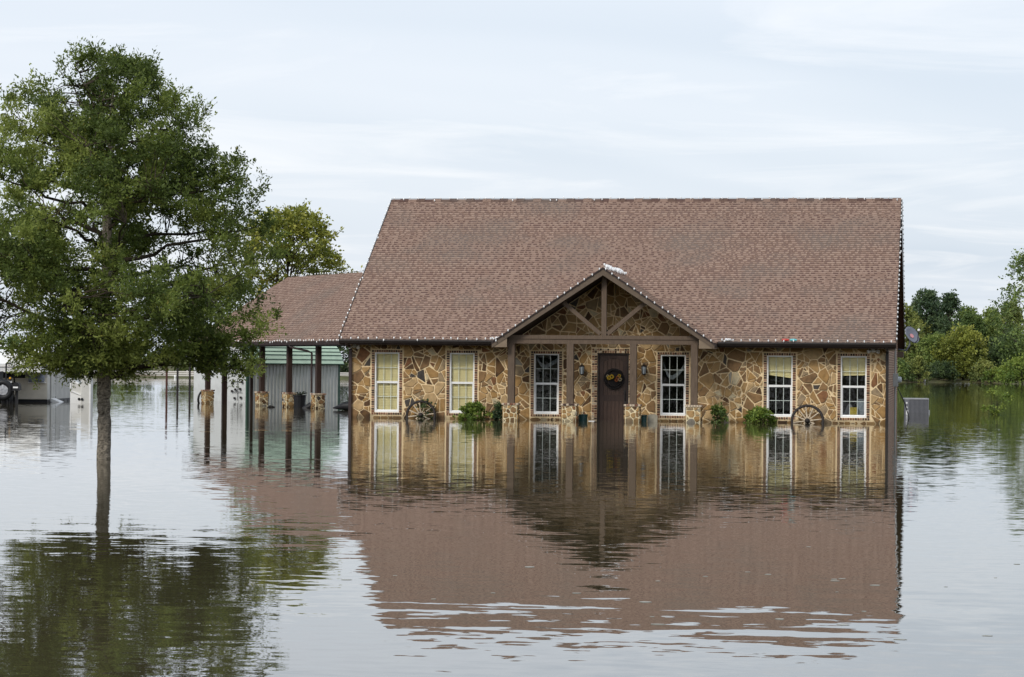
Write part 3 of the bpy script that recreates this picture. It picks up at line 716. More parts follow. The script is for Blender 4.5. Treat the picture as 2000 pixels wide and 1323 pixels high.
for (y0, z0), (y1, z1) in zip(arc[:-1], arc[1:]):
    for nseg in ((0, .5), (.5, 1)):
        ya, za, yb, zb = y0 + (y1 - y0) * nseg[0], z0 + (z1 - z0) * nseg[0], y0 + (y1 - y0) * nseg[1], z0 + (z1 - z0) * nseg[1]
        q = MB(); d = Vector((0, yb - ya, zb - za)).normalized(); nn = Vector((0, -d.z, d.y))
        A_, B_ = Vector((-.12, ya, za)), Vector((-.12, yb, zb))
        q.prism([A_ + d * .012, B_ - d * .012, B_ - d * .012 + nn * .03, A_ + d * .012 + nn * .03], (SLn + .24, 0, 0)); q.build('roof_panel', GR, SH)
        q = MB(); q.prism([A_ - d * .014, A_ + d * .014, A_ + d * .014 + nn * .055, A_ - d * .014 + nn * .055], (SLn + .24, 0, 0)); q.build('roof_rib', GT, SH)
for x in (0, SLn - .06):
    q = MB(); q.box(x - .04, x + .06, -.045, -.03, -.7, SE - .01); q.build('corner_trim', GT, SH)
q = MB(); q.box(-.045, -.005, -.045, .05, -.7, SE); q.build('corner_trim', GT, SH)
# metal wall art on the white end wall
q = MB(); Xd = -.06
q.tube([(Xd, .55, .05), (Xd, .55, .95)], .012, 6); q.tube([(Xd, .25, .9), (Xd, .95, .86)], .012, 6); q.tube([(Xd, .3, .42), (Xd, .9, .42)], .012, 6)
for y, z in ((.28, .84), (.9, .8), (.4, .55), (.7, .52), (.92, .45), (.35, .18), (.75, .15)):
    q.box(Xd - .01, Xd + .012, y - .06, y + .06, z - .045, z + .05)
for v in range(len(q.v)): pass
wa = q.build('ornament', BLACK, None); wa.location = SH.location; wa.rotation_euler = SH.rotation_euler
wa.name = 'metal_ornament'; tag(wa, 'black metal ornament with small plates on the white end of the shed', 'ornament')

# ================================================================== STRING LIGHTS
def lights(name, label, path, spacing=.255, r=.024, seed=1, outv=(0, -.03, .03), droop=.12):
    rg = random.Random(seed); th_ = thing(name, label, 'string lights', path[0], 0, 'string lights on the roof edges'); o = Vector(path[0])
    wmb, bmb = MB(), MB(); pts = [Vector(p) - o for p in path]
    wire = [p + Vector(outv) * .4 for p in pts]; wmb.tube(wire, .006, 5)
    for a, c in zip(pts[:-1], pts[1:]):
        d = (c - a); n = max(1, int(d.length / spacing))
        for i in range(n):
            p = a + d * ((i + .5 + rg.uniform(-.2, .2)) / n) + Vector(outv) + Vector((0, 0, rg.uniform(-.012, .012))); dz = rg.choice((1, 1, 1, 1, 1, -1)) * .03
            if rg.random() < droop: p = p + Vector((rg.uniform(-.05, .05), -.02, -rg.uniform(.02, .07)))
            bmb.lathe([(.008, -dz), (r * .75, -dz * .4), (r, dz * .3), (r * .6, dz), (.004, dz * 1.4)] if dz > 0 else [(.004, dz * 1.4), (r * .6, dz), (r, dz * .3), (r * .75, -dz * .4), (.008, -dz)], p, 'z', 6)
    wmb.build('cable', WIRE, th_); bmb.build('bulbs', BULB, th_, kind='stuff'); return th_
gy, gz = EY - .105, EZ + .005
lights('string_lights', 'white bulb string along the black gutter left of the porch', [(xl, gy, gz), (PEX0 - .05, gy, gz)], seed=1)
lights('string_lights', 'white bulb string along the black gutter right of the porch', [(PEX1 + .05, gy, gz), (xr, gy, gz)], seed=2)
lights('string_lights', 'white bulb string along the main ridge of the house', [(xl, RY - .05, RZ + .04), (xr, RY - .05, RZ + .04)], seed=3, outv=(0, -.08, .01), droop=.18)
lights('string_lights', 'white bulb string down the left rake of the main roof', [(xl - .01, EY, EZ + .03), (xl - .01, RY, RZ + .03)], seed=4, outv=(-.02, 0, .03))
lights('string_lights', 'white bulb string down the right front rake of the main roof', [(xr + .01, EY, EZ + .03), (xr + .01, RY, RZ + .03)], seed=5, outv=(.02, -.02, .02))
lights('string_lights', 'white bulb string down the far rear rake at the right gable', [(xr + .03, BY, rearz - .04), (xr + .03, RY, RZ)], seed=6, outv=(.02, 0, .0))
lights('string_lights', 'white bulb string over both slopes of the porch gable', [(PX - 3.3, PY0 - .07, PEZ + .0), (PX, PY0 - .07, PZ), (PX + 3.3, PY0 - .07, PEZ)], .235, seed=7, outv=(0, -.02, .015), droop=.05)
lights('string_lights', 'dense white bulb string along the carport eave', [tuple(A0 + cpt(s0, -.53, CZ + .01)), tuple(A0 + cpt(s1, -.53, CZ + .01))], .25, .022, seed=8, outv=(0, -.02, .03))
lights('string_lights', 'white bulb string along the carport ridge', [tuple(A0 + cpt(s0, CR - .4, CZ + CR * CT + .03)), tuple(A0 + cpt(s1, CR - .4, CZ + CR * CT + .03))], .25, .026, seed=9, outv=(0, -.03, .04))
# a bunched, loose string on the porch ridge
rg = random.Random(3); bt = thing('light_bundle', 'bunched white light strings lying along the porch ridge', 'string lights', (PX, PY0, PZ), 0, 'string lights on the roof edges')
q, q2 = MB(), MB(); path = []
for i in range(130):
    u = i / 129; y = .15 + u * 4.0 + rg.uniform(-.15, .15); xo = .02 + rg.uniform(-.04, .16) + .02 * math.sin(u * 14); z = .035 - PT * abs(xo) + rg.uniform(0, .05)
    if rg.random() < .78: q.lathe([(.006, -.03), (.022, -.01), (.026, .02), (.012, .045)], (xo, y, z + .02), 'z', 6)
    path.append((xo * .7, y, z))
q2.tube(path, .006, 4); q2.build('cable', WHITE, bt); q.build('bulbs', BULB, bt, kind='stuff')
for x, lab in ((11.62, 'small bundle of white bulbs in the gutter right of the porch gable'), (4.62, 'small bundle of white bulbs in the gutter left of the porch gable')):
    q = MB()
    for i in range(9): q.lathe([(.006, -.03), (.022, -.01), (.026, .02), (.012, .045)], (rg.uniform(-.14, .14), rg.uniform(-.04, .03), rg.uniform(.0, .04)), 'z', 6)
    o = q.build('light_bundle', BULB); o.location = (x, gy + .02, gz + .02); tag(o, lab, 'string lights', 'string lights on the roof edges')

# ================================================================== THINGS AT THE HOUSE
# wagon wheels
WOODP = mat('grey_weathered_wood', (.52, .43, .32), .85, .3, 10, .003)
IRON = mat('dark_iron_rim', (.030, .024, .022), .65, .3, 9)
def wheel(label, c, r, lean, seed):
    rg = random.Random(seed); t_ = thing('wagon_wheel', label, 'wagon wheel', c, rg.uniform(-.06, .06), 'wagon wheels leaning on the front wall'); t_.rotation_euler[0] = lean
    q = MB(); q.torus((0, 0, 0), r - .04, .042, 'y', 40, 8, 0, .8); q.build('rim', IRON, t_, smooth=True)
    q = MB(); q.lathe([(.03, -.13), (.065, -.10), (.075, -.05), (.085, 0), (.075, .05), (.05, .08)], (0, 0, 0), 'y', 14); q.build('hub', IRON, t_, smooth=True)
    for k in range(12):
        a = 2 * math.pi * k / 12 + .13; q = MB(); d = Vector((math.cos(a), 0, math.sin(a)))
        q.tube([d * .06, d * (r * .5), d * (r - .04)], [.023, .020, .018], 6); q.build('spoke', WOODP, t_)
wheel('dark-rimmed wagon wheel half under water between the two yellow-blind windows', (2.295, -.36, .10), .47, R(-10), 2)
wheel('dark-rimmed wagon wheel half under water between the two right-hand windows', (14.025, -.36, .07), .50, R(-11), 9)
# wreath on the door
wr = thing('door_wreath', 'round dark twig wreath with yellow and orange flowers on the front door', 'wreath', (8.165, .035, 1.27))
TW = mat('dark_twigs', (.016, .014, .014), .9, .4, 20)
rg = random.Random(8); q = MB()
for k in range(9):
    ph = rg.uniform(0, 6.3); pts = []
    for i in range(41):
        a = 2 * math.pi * i / 40; rr = .265 + .035 * math.sin(a * 3 + ph) + rg.uniform(-.006, .006); pts.append((rr * math.cos(a), .025 * math.sin(a * 5 + ph * 2), rr * math.sin(a)))
    q.tube(pts, .017, 6)
for k in range(60):
    a = rg.uniform(0, 6.28); rr = rg.uniform(.21, .29); d = rg.uniform(-1, 1); q.tube([(rr * math.cos(a), 0, rr * math.sin(a)), ((rr + .05) * math.cos(a + d * .3), -.02, (rr + .05) * math.sin(a + d * .3))], .005, 4)
q.build('twig_ring', TW, wr)
q = MB(); q.lathe([(.20, .02), (.20, .012)], (0, 0, 0), 'y', 24); q.build('backing', TW, wr)
YEL = mat('yellow_petals', (.42, .27, .02), .7, .2, 20); ORG = mat('orange_petals', (.28, .08, .02), .7, .25, 20); CRM = mat('cream_petals', (.32, .26, .16), .7, .2, 20)
def flower(parent, c, r, m, n=11):
    q = MB(); c = Vector(c)
    for k in range(n):
        a = 2 * math.pi * k / n; d = Vector((math.cos(a), 0, math.sin(a))); t2 = Vector((-math.sin(a), 0, math.cos(a)))
        q.prism([c + d * r * .25 - t2 * r * .1, c + d * r * .65 - t2 * r * .2 + Vector((0, -.012, 0)), c + d * r + Vector((0, -.004, 0)), c + d * r * .65 + t2 * r * .2 + Vector((0, -.012, 0)), c + d * r * .25 + t2 * r * .1], (0, .006, 0), 0)
    q.lathe([(r * .3, .01), (r * .33, -.012), (r * .15, -.025)], c, 'y', 10, 1)
    return q.build('flower', [m, TW], parent)
flower(wr, (-.14, -.05, .03), .08, YEL); flower(wr, (-.06, -.06, .06), .08, YEL); flower(wr, (.13, -.05, .03), .075, ORG); flower(wr, (.19, -.05, -.02), .07, CRM); flower(wr, (.17, -.05, .09), .06, YEL); flower(wr, (.08, -.04, -.04), .06, ORG); flower(wr, (-.19, -.04, .08), .05, CRM)
# lanterns
LGL = mat('frosted_lamp_glass', (.55, .60, .62), .25, .08, 9)
def lantern(label, c):
    t_ = thing('wall_lantern', label, 'lantern', c, 0, 'wall lanterns beside the front door')
    q = MB(); q.box(-.05, .05, .145, .165, -.12, .14); q.tube([(0, .15, .08), (0, .09, .19), (0, .02, .20), (0, 0, .13)], .010, 6); q.build('bracket', BLACK, t_)
    q = MB(); q.lathe([(.012, .17), (.03, .15), (.085, .11), (.09, .095)], (0, 0, 0), 'z', 6); q.lathe([(.06, -.14), (.065, -.125), (.02, -.17)][::-1], (0, 0, 0), 'z', 6)
    for k in range(6):
        a = math.pi / 3 * k; q.tube([(.078 * math.cos(a), .078 * math.sin(a), .10), (.06 * math.cos(a), .06 * math.sin(a), -.13)], .007, 4)
    q.build('cage', BLACK, t_)
    q = MB(); q.lathe([(.052, -.125), (.068, .09)], (0, 0, 0), 'z', 6); q.build('lamp_glass', LGL, t_)
lantern('black wall lantern with pale glass on the stone left of the door', (7.21, -.19, 1.53))
lantern('black wall lantern with pale glass on the stone right of the door', (9.10, -.19, 1.55))
# pots and slab
TEAL = mat('teal_glaze', (.012, .055, .052), .35, .2, 6, 0, .5)
def pot(label, c, s, plant):
    t_ = thing('flower_pot', label, 'pot', c, 0, 'teal pots on the porch')
    q = MB(); q.lathe([(.11 * s, -.5), (.13 * s, -.1), (.15 * s, .16), (.165 * s, .17), (.165 * s, .20), (.14 * s, .20), (.12 * s, .15)], (0, 0, 0), 'z', 18); q.build('vessel', TEAL, t_, smooth=False)
    if plant:
        q = MB(); rg_ = random.Random(4)
        for k in range(9):
            a = rg_.uniform(0, 6.3); h = rg_.uniform(.10, .26); q.tube([(0, 0, .15), (.04 * math.cos(a), .04 * math.sin(a), .15 + h * .6), (.09 * math.cos(a), .09 * math.sin(a), .15 + h)], [.007, .005, .003], 4)
        q.build('dead_stems', mat('dry_stem', (.33, .27, .18), .9, .3, 9), t_)
pot('teal glazed pot with dry stems left of the door', (7.36, -1.0, 0), 1.0, True)
pot('narrow teal glazed pot right of the door beside a grey slab', (9.19, -1.0, 0), .72, False)
q = MB(); q.prism([(-.15, 0, -.5), (.15, 0, -.5), (.15, .03, .19), (.08, .04, .235), (-.09, .04, .23), (-.15, .03, .18)], (0, .06, 0)); o = q.build('stone_slab', mat('grey_slab', (.27, .25, .20), .9, .2, 7, .005)); o.location = (9.455, -1.0, 0); o.rotation_euler[0] = R(-8)
tag(o, 'grey-tan upright slab standing in the water beside the narrow teal pot', 'slab')
q = MB(); q.prism([(-.09, -.04, .0), (.08, -.05, .0), (.10, .02, .0), (-.05, .05, .0)], (0, 0, .014)); o = q.build('floating_scrap', WHITE); o.location = (7.66, -1.2, .001); tag(o, 'small white scrap floating in front of the door', 'litter')
# floodlights
def flood(label, c, sp):
    t_ = thing('floodlight', label, 'floodlight', c, 0, 'twin floodlights under the eaves')
    q = MB(); q.box(-.05, .05, .03, .06, -.05, .05); q.build('base_plate', WHITE, t_)
    for sx in (-1, 1):
        q = MB(); d = Vector((sx * sp, -.8, -.35)).normalized(); a = Vector((sx * .03, .03, 0))
        q.tube([a, a + d * .05, a + d * .08, a + d * .16], [.02, .025, .045, .06], 10); q.build('lamp_head', WHITE, t_)
flood('white twin floodlight under the eave at the left house corner', (.14, -.11, 2.20), .9)
flood('white twin floodlight under the eave above the rightmost window', (15.95, -.11, 2.18), 1.2)
# litter in the gutter
q = MB()
for cx, mi in ((-.11, 0), (.12, 1)): q.lathe([(.02, -.11), (.035, -.08), (.042, 0), (.03, .08), (.012, .11)], (cx, 0, .03), 'x', 10, mi)
o = q.build('gutter_toy', [mat('red_plastic', (.5, .05, .04), .4, .1), mat('aqua_plastic', (.12, .48, .52), .4, .1)]); o.location = (13.49, gy + .03, gz + .03); tag(o, 'small red and aqua object lying in the gutter right of the porch', 'toy')
# things seen through the rightmost window
q = MB(); q.box(-.11, .11, -.08, .08, -.01, .22); o = q.build('yellow_box', mat('yellow_card', (.55, .42, .05), .7, .1)); o.location = (15.36, .42, .26); tag(o, 'small yellow box standing inside the rightmost window', 'box')
q = MB(); q.prism([(-.30, 0, 0), (.08, 0, 0), (-.08, .1, .30), (-.16, .1, .32)], (0, .25, 0)); o = q.build('cushion', mat('pale_grey_cloth', (.42, .44, .48), .9, .15, 8)); o.location = (15.35, .55, .26); tag(o, 'pale grey peaked cushion inside the rightmost window', 'cushion')
q = MB(); q.box(.0, .30, 0, .3, 0, .42); q.box(.0, .30, -.02, 0, .44, .47); o = q.build('cabinet', mat('blue_grey_cabinet', (.32, .38, .46), .7, .1)); o.location = (15.47, .5, .26); tag(o, 'blue-grey cabinet inside the rightmost window', 'cabinet')
q = MB(); q.box(14.5, 16.1, .36, 1.0, .235, .255); 
for x in (14.56, 16.04):
    for y in (.42, .94): q.box(x - .03, x + .03, y - .03, y + .03, -.25, .234)
o = q.build('table', mat('brown_table', (.14, .08, .05), .6, .2)); tag(o, 'low brown table inside the rightmost window', 'table')
# meter box and conduit on the right wall
mt_ = thing('electric_meter', 'grey electric meter box with conduit on the right side wall', 'meter', (LW, 6.6, 1.2))
MET = mat('grey_enamel', (.42, .44, .43), .5, .1)
q = MB(); q.box(.003, .16, -.22, .22, -.12, .30); q.build('box', MET, mt_)
q = MB(); q.lathe([(.10, .0), (.10, .09), (.06, .12)], (.155, 0, .10), 'x', 14); q.build('dial', LGL, mt_)
q = MB(); q.tube([(.07, .1, -.12), (.07, .1, -1.9)], .03, 8); q.tube([(.07, -.1, .3), (.07, -.1, 1.4)], .03, 8); q.build('conduit', MET, mt_)
cb_ = MB(); cb_.tube([(LW + .15, 7.5, 1.0), (LW + .35, 9, .5), (LW + .45, 10, .1), (LW + .5, 10.5, -.2)], .018, 6); o = cb_.build('cable', WIRE); tag(o, 'loose dark cable hanging from the meter into the water', 'cable')
# satellite dish
sd_ = thing('satellite_dish', 'grey satellite dish on a mast behind the right gable', 'satellite dish', (16.80, 14.3, 2.4))
DG = mat('dish_grey', (.16, .17, .21), .5, .1)
q = MB(); q.tube([(-.38, -.05, -.06), (-.10, -.05, -.10), (.02, .1, .1), (.02, .06, .38)], .028, 8); q.build('mast', DG, sd_)
axd = Vector((.62, -.60, .50)).normalized(); ux_ = axd.cross(Vector((0, 0, 1))).normalized(); uy_ = ux_.cross(axd)
q = MB(); C = Vector((.06, .03, .42)); ring = []
for i in range(5):
    r = .30 * i / 4
    for j in range(24):
        a = 2 * math.pi * j / 24; q.v.append(tuple(C + ux_ * r * math.cos(a) * 1.0 + uy_ * r * 1.1 * math.sin(a) + axd * (.08 * (i / 4) ** 2)))
for i in range(4):
    for j in range(24):
        j2 = (j + 1) % 24; q.f.append((i * 24 + j, i * 24 + j2, (i + 1) * 24 + j2, (i + 1) * 24 + j)); q.m.append(0)
dsh = q.build('dish', DG, sd_, smooth=True)
md = dsh.modifiers.new('solid', 'SOLIDIFY'); md.thickness = .02
q = MB(); e2 = C + axd * .42 - uy_ * .02; q.tube([C - uy_ * .31 + axd * .07, C - uy_ * .30 + axd * .2, e2], .015, 6); q.build('feed_arm', BLACK, sd_)
q = MB(); q.lathe([(.03, -.08), (.05, -.04), (.05, .05), (.02, .07)], e2, 'y', 10); q.build('receiver', WHITE, sd_)
q = MB(); q.lathe([(.085, 0), (.084, .006)], (0, 0, 0), 'z', 16)
lg = q.build('emblem', mat('red_white_print', (.55, .25, .26), .5, .2), sd_); lg.location = C + axd * .03 - uy_ * .02; lg.rotation_euler = axd.to_track_quat('Z', 'Y').to_euler()
# air conditioner
ac = thing('air_conditioner', 'grey louvred outdoor air conditioner standing in the water right of the house', 'air conditioner', (16.95, 22.55, 0), R(6))
ACM = mat('grey_painted_steel', (.16, .165, .185), .55, .12, 4, 0, .4); ACD = mat('dark_steel', (.06, .06, .068), .6, .15)
q = MB(); q.box(-.41, .41, -.41, .41, -.5, .50); q.build('core', ACD, ac)
q = MB(); q.box(-.45, .45, -.45, .45, .502, .55); q.build('top', mat('pale_steel', (.34, .35, .37), .5, .1), ac)
for k in range(15):
    x = -.26 + k * .048
    q = MB(); q.box(x - .015, x + .015, -.435, -.412, -.5, .498); q.build('louvre', ACM, ac)
q = MB(); q.box(-.445, -.29, -.445, -.411, -.5, .499); q.box(.425, .445, -.445, -.411, -.5, .499); q.build('corner_panel', ACM, ac)
for z in (.37, .20, .02):
    q = MB(); q.box(-.41, -.36 if z > .1 else -.33, -.452, -.446, z - .03, z + (.03 if z > .1 else .08)); q.build('label_plate', WHITE, ac)
q = MB(); q.box(.451, .50, -.3, -.2, .0, .1); q.build('valve', WHITE, ac)

# things floating round the carport
def lump(name, label, cat, c, prof_, m, rz=0, n=12, ax='x', scale=(1, 1, 1)):
    q = MB(); q.lathe(prof_, (0, 0, 0), ax, n); o = q.build(name, m); o.location = c; o.rotation_euler = (0, 0, rz); o.scale = scale; tag(o, label, cat); return o
BLK = mat('black_plastic', (.012, .012, .014), .5, .2, 5)
tb = thing('plastic_tub', 'black plastic tub with seedlings beside the middle carport pier', 'tub', (-6.02, 17.9, 0))
q = MB(); q.lathe([(.20, -.4), (.21, 0), (.24, .42), (.26, .43), (.26, .47), (.22, .47), (.20, .40)], (0, 0, 0), 'z', 16); q.build('vessel', BLK, tb)
q = MB(); rg = random.Random(12)
for k in range(14):
    a = rg.uniform(0, 6.3); r = rg.uniform(.05, .3); h = rg.uniform(.05, .16); q.tube([(0, 0, .40), (r * .5 * math.cos(a), r * .5 * math.sin(a), .45 + h), (r * math.cos(a), r * math.sin(a), .46 + h * .6)], [.02, .025, .01], 5)
q.build('plant', mat('dark_leaf_clump', (.035, .045, .03), .8, .3, 9), tb)
ky = MB(); pts = [(-1.1, 0, .10), (-.7, 0, .17), (0, 0, .20), (.8, 0, .19), (1.3, 0, .12)]; ky.tube(pts, [.02, .14, .24, .22, .08], 10); o = ky.build('kayak', BLK, smooth=True); o.location = (-2.5, 13.15, -.03); o.rotation_euler[2] = R(4); tag(o, 'black upturned kayak-shaped hull floating behind the left house corner', 'kayak')
db = thing('bucket', 'dark tipped bucket floating between two carport piers', 'bucket', (-5.45, 16.85, .02)); db.rotation_euler = (R(12), R(62), R(30))
q = MB(); q.lathe([(.10, -.18), (.14, .15), (.15, .16), (.13, .16), (.09, -.14)], (0, 0, 0), 'z', 14); q.build('vessel', BLK, db); q = MB(); q.tube([(.14, 0, .14), (.12, .1, .26), (0, .13, .31), (-.12, .1, .26), (-.14, 0, .14)], .008, 6); q.build('handle', WHITE, db)
q = MB(); q.tube([(-.14, 0, .0), (-.05, .02, .03), (.06, -.01, .02), (.15, .02, .0)], [.02, .045, .04, .015], 7); q.tube([(.02, 0, .03), (.05, .01, .11)], [.015, .008], 5); o = q.build('floating_branch', TW); o.location = (-7.0, 17.4, 0); tag(o, 'short dark branch floating left of the middle carport pier', 'branch')
def hose_ring(label, c, r, rz):
    q = MB(); q.torus((0, 0, 0), r, .045, 'x', 30, 7); o = q.build('hose_ring', BLK, smooth=True); o.location = c; o.rotation_euler = (0, R(8), rz); tag(o, label, 'hose', 'black rings at the carport piers')
hose_ring('black ring leaning on the right-hand carport pier', (-5.02, 16.42, .22), .27, R(-20)); hose_ring('dark ring leaning on the far-left carport pier behind the oak', (-12.05, 25.75, .20), .30, R(-20))

# four thin pipes standing in the water
PIPE = [mat('rusty_pipe', (.085, .035, .027), .7, .3, 6), mat('dark_pipe', (.025, .02, .02), .6, .3, 6), mat('weathered_pipe', (.11, .085, .07), .7, .3, 6)]
for (x, y, h, m, lab) in ((-19.58, 45.64, 1.75, 0, 'rust-red thin post, leftmost of four standing in the water'), (-19.76, 48.11, 1.66, 1, 'dark thin post, second from left of four in the water'), (-19.9, 50.75, 1.66, 1, 'dark thin post, third from left of four in the water'), (-19.54, 51.16, 1.9, 2, 'weathered brown thin post, rightmost of four in the water')):
    q = MB(); q.tube([(0, 0, -.8), (.01, 0, .4), (0, .01, h)], [.055, .053, .05], 10); q.lathe([(.07, 0), (.07, .05), (.03, .08)], (0, .01, h), 'z', 10); o = q.build('thin_post', PIPE[m]); o.location = (x, y, 0); tag(o, lab, 'post', 'thin posts standing in the water')
    q.v
# ================================================================== LEFT EDGE: CAMPER, CART, TRAILER, MAILBOX
CW = mat('white_fibreglass', (.82, .82, .81), .4, .06, 2, 0, .4); CB = mat('beige_fibreglass', (.72, .67, .57), .5, .1, 2); CGY = mat('grey_aluminium', (.58, .57, .54), .5, .12, 2); CDK = mat('tinted_glass', (.015, .017, .02), .15, .2, 3, 0, .5)
rv = thing('camper_trailer', 'white and beige fifth-wheel camper with overhanging nose behind the oak tree', 'camper', (-17.7, 22.85, 0), R(10.3))
q = MB(); q.box(-2.4, 0, .02, 8.2, .12, 2.0); q.build('body', CGY, rv)
q = MB(); q.box(-2.39, -.01, -.03, .018, .13, 1.0); q.build('front_panel', CB, rv)
q = MB(); q.prism([(-2.4, .015, 1.24), (-2.4, -1.7, 1.22), (-2.4, -1.75, 1.55), (-2.4, -1.5, 1.95), (-2.4, -1.1, 2.12), (-2.4, .015, 2.12)], (2.4, 0, 0)); q.build('nose', CW, rv)
q = MB(); q.box(-2.2, -.15, -1.762, -1.74, 1.42, 1.47); q.build('nose_trim', CGY, rv)
q = MB(); q.prism([(-1.2, -1.735, 1.60), (-.12, -1.735, 1.60), (-.12, -1.575, 1.88), (-1.2, -1.575, 1.88)], (0, -.012, 0)); q.build('nose_window', CGY, rv)
q = MB(); q.box(-2.4, -.0, .02, 8.0, -.12, .119); q.build('underframe', BLK, rv)
q = MB(); q.box(-.75, -.05, -.20, -.031, .78, .82); q.build('shelf', CW, rv)
for x in (-.58, -.24):
    q = MB(); q.lathe([(.13, .82), (.155, .88), (.155, 1.02), (.10, 1.12), (.03, 1.15)], (x, -.17, 0), 'z', 14); q.build('gas_bottle', mat('blue_grey_enamel', (.22, .25, .32), .4, .1), rv)
q = MB(); q.box(-2.2, -.9, -.05, -.031, .98, 1.16); q.build('nose_shade_strip', BLK, rv)  # black strip standing in for the shade under the overhanging nose
q = MB(); q.box(-.001, .03, .9, 2.0, .22, 1.9); dr = q.build('door', CGY, rv); q = MB(); q.box(.031, .04, 1.05, 1.85, 1.22, 1.70); q.build('door_window', CDK, dr); q = MB(); q.box(.031, .05, 1.9, 1.96, 1.0, 1.12); q.build('handle', BLK, dr)
q = MB(); q.box(.0, .02, 3.2, 4.8, 1.2, 1.65); q.build('window', CDK, rv)
q = MB(); q.box(.0, .02, 6.0, 7.0, 1.2, 1.65); q.build('window', CDK, rv)
for y in (.75, 2.15):
    q = MB(); q.box(.0, .012, y - .03, y + .03, .14, 1.95); q.build('trim_strip', mat('dark_trim', (.08, .08, .08), .5), rv)
q = MB(); q.bar((.05, 2.3, 1.0), (.55, 3.6, 1.75), .05, .05); q.build('awning_arm', CGY, rv)
q = MB(); q.prism([(.01, .8, .02), (.5, .8, -.1), (.5, .8, -.05), (.01, .8, .16)], (0, 1.2, 0)); q.build('step', CW, rv)
for y in (4.6, 5.7):
    q = MB(); q.lathe([(.36, -.12), (.38, -.08), (.38, .08), (.36, .12)], (-.1, y, -.25), 'x', 18); q.build('wheel', BLK, rv)
# low white trailer right of the camper
tr = thing('utility_trailer', 'low white trailer with framed window panel, half sunk right of the camper', 'trailer', (-16.55, 22.3, 0), R(9.3))
q = MB(); q.prism([(0, 0, -.6), (.62, 0, -.6), (.62, 0, .62), (.0, 0, .98)], (0, 1.6, 0)); q.build('body', CW, tr)
q = MB(); q.box(.48, .84, -.25, .3, -.6, 1.30); q.build('end_box', CGY, tr); q = MB(); q.box(.8, .86, -.27, .31, -.6, 1.34); q.build('end_post', CW, tr)
q = MB(); q.bar((.02, -.02, .93), (.46, -.02, .70), .05, .05); q.bar((.02, -.02, .50), (.46, -.02, .32), .05, .05); q.bar((.02, -.02, .93), (.02, -.02, .50), .05, .05); q.bar((.46, -.02, .70), (.46, -.02, .32), .05, .05); q.build('window_frame', WHITE, tr)
q = MB(); q.prism([(.04, -.008, .53), (.44, -.008, .36), (.44, -.008, .67), (.04, -.008, .89)], (0, .004, 0)); q.build('panel_window', CGY, tr)
for x in (.36, .52):
    q = MB(); q.lathe([(.05, 0), (.055, -.03), (.03, -.05)], (x, -.26 if x > .45 else 0, .16), 'y', 10); q.build('lamp', BLK, tr)
# utility cart at the photo's left edge
uc = thing('utility_cart', 'dark utility cart with alloy wheel and amber lamp at the far left edge', 'cart', (-18.42, 19.72, 0), R(9.3))
q = MB(); q.torus((0, 0, .52), .30, .12, 'y', 30, 10); ty = q.build('wheel', BLK, uc, smooth=True)
q = MB(); q.lathe([(.24, .05), (.24, -.04), (.20, -.05)], (0, 0, .52), 'y', 20); 
for k in range(5):
    a = 2 * math.pi * k / 5 + .3; q.bar((.05 * math.cos(a), -.07, .52 + .05 * math.sin(a)), (.22 * math.cos(a), -.06, .52 + .22 * math.sin(a)), .07, .03, upv=(0, 1, 0))
q.build('rim', mat('alloy', (.5, .5, .52), .35, .1, 6, 0, .5, .6), ty)
q = MB(); q.box(-1.5, .02, .16, 2.2, .30, .80); q.build('body', BLK, uc); q = MB(); q.box(-1.4, -.05, .25, .32, .802, 1.25); q.build('rear_panel', CDK, uc)
q = MB(); q.box(-1.3, .30, .14, .24, .80, .88); q.build('bumper', CW, uc)
for x in (-1.45, .05):
    q = MB(); q.tube([(x, .3, .8), (x, .35, 1.55), (x, 1.8, 1.6), (x, 2.1, .8)], .035, 8); q.build('roll_bar', BLK, uc)
q = MB(); q.box(.20, .31, .10, .15, .89, 1.04); q.build('tail_lamp', mat('black_lamp_housing', (.02, .02, .02), .5), uc); q = MB(); q.lathe([(.045, 0), (.04, -.03), (.01, -.045)], (.255, .10, .98), 'y', 12); q.build('amber_lens', mat('amber_plastic', (.75, .38, .02), .3), uc)
for x, y in ((-1.45, .6), (0, 1.7), (-1.45, 1.7), (0, .6)):
    q = MB(); q.torus((x, y, .05), .26, .12, 'x', 24, 8); q.build('wheel', BLK, uc, smooth=True)
# mailbox
mbx = thing('mailbox', 'black mailbox with white label on a post in front of the camper', 'mailbox', (-17.81, 19.6, 0), R(9.3))
q = MB(); q.box(-.05, .05, -.05, .05, -.7, .52); q.build('post', BLK, mbx)
q = MB(); pr_ = [(-.13, -.25, .52), (.13, -.25, .52), (.13, -.25, .70)] + [(.13 * math.cos(a), -.25, .70 + .13 * math.sin(a)) for a in [math.pi * k / 8 for k in range(1, 8)]] + [(-.13, -.25, .70)]
q.prism(pr_, (0, .5, 0)); q.build('box', BLK, mbx); q = MB(); q.box(-.10, .09, -.258, -.252, .60, .66); q.build('label_plate', WHITE, mbx); q = MB(); q.box(-.17, .17, -.27, -.251, .50, .52); q.build('door_lip', BLK, mbx)

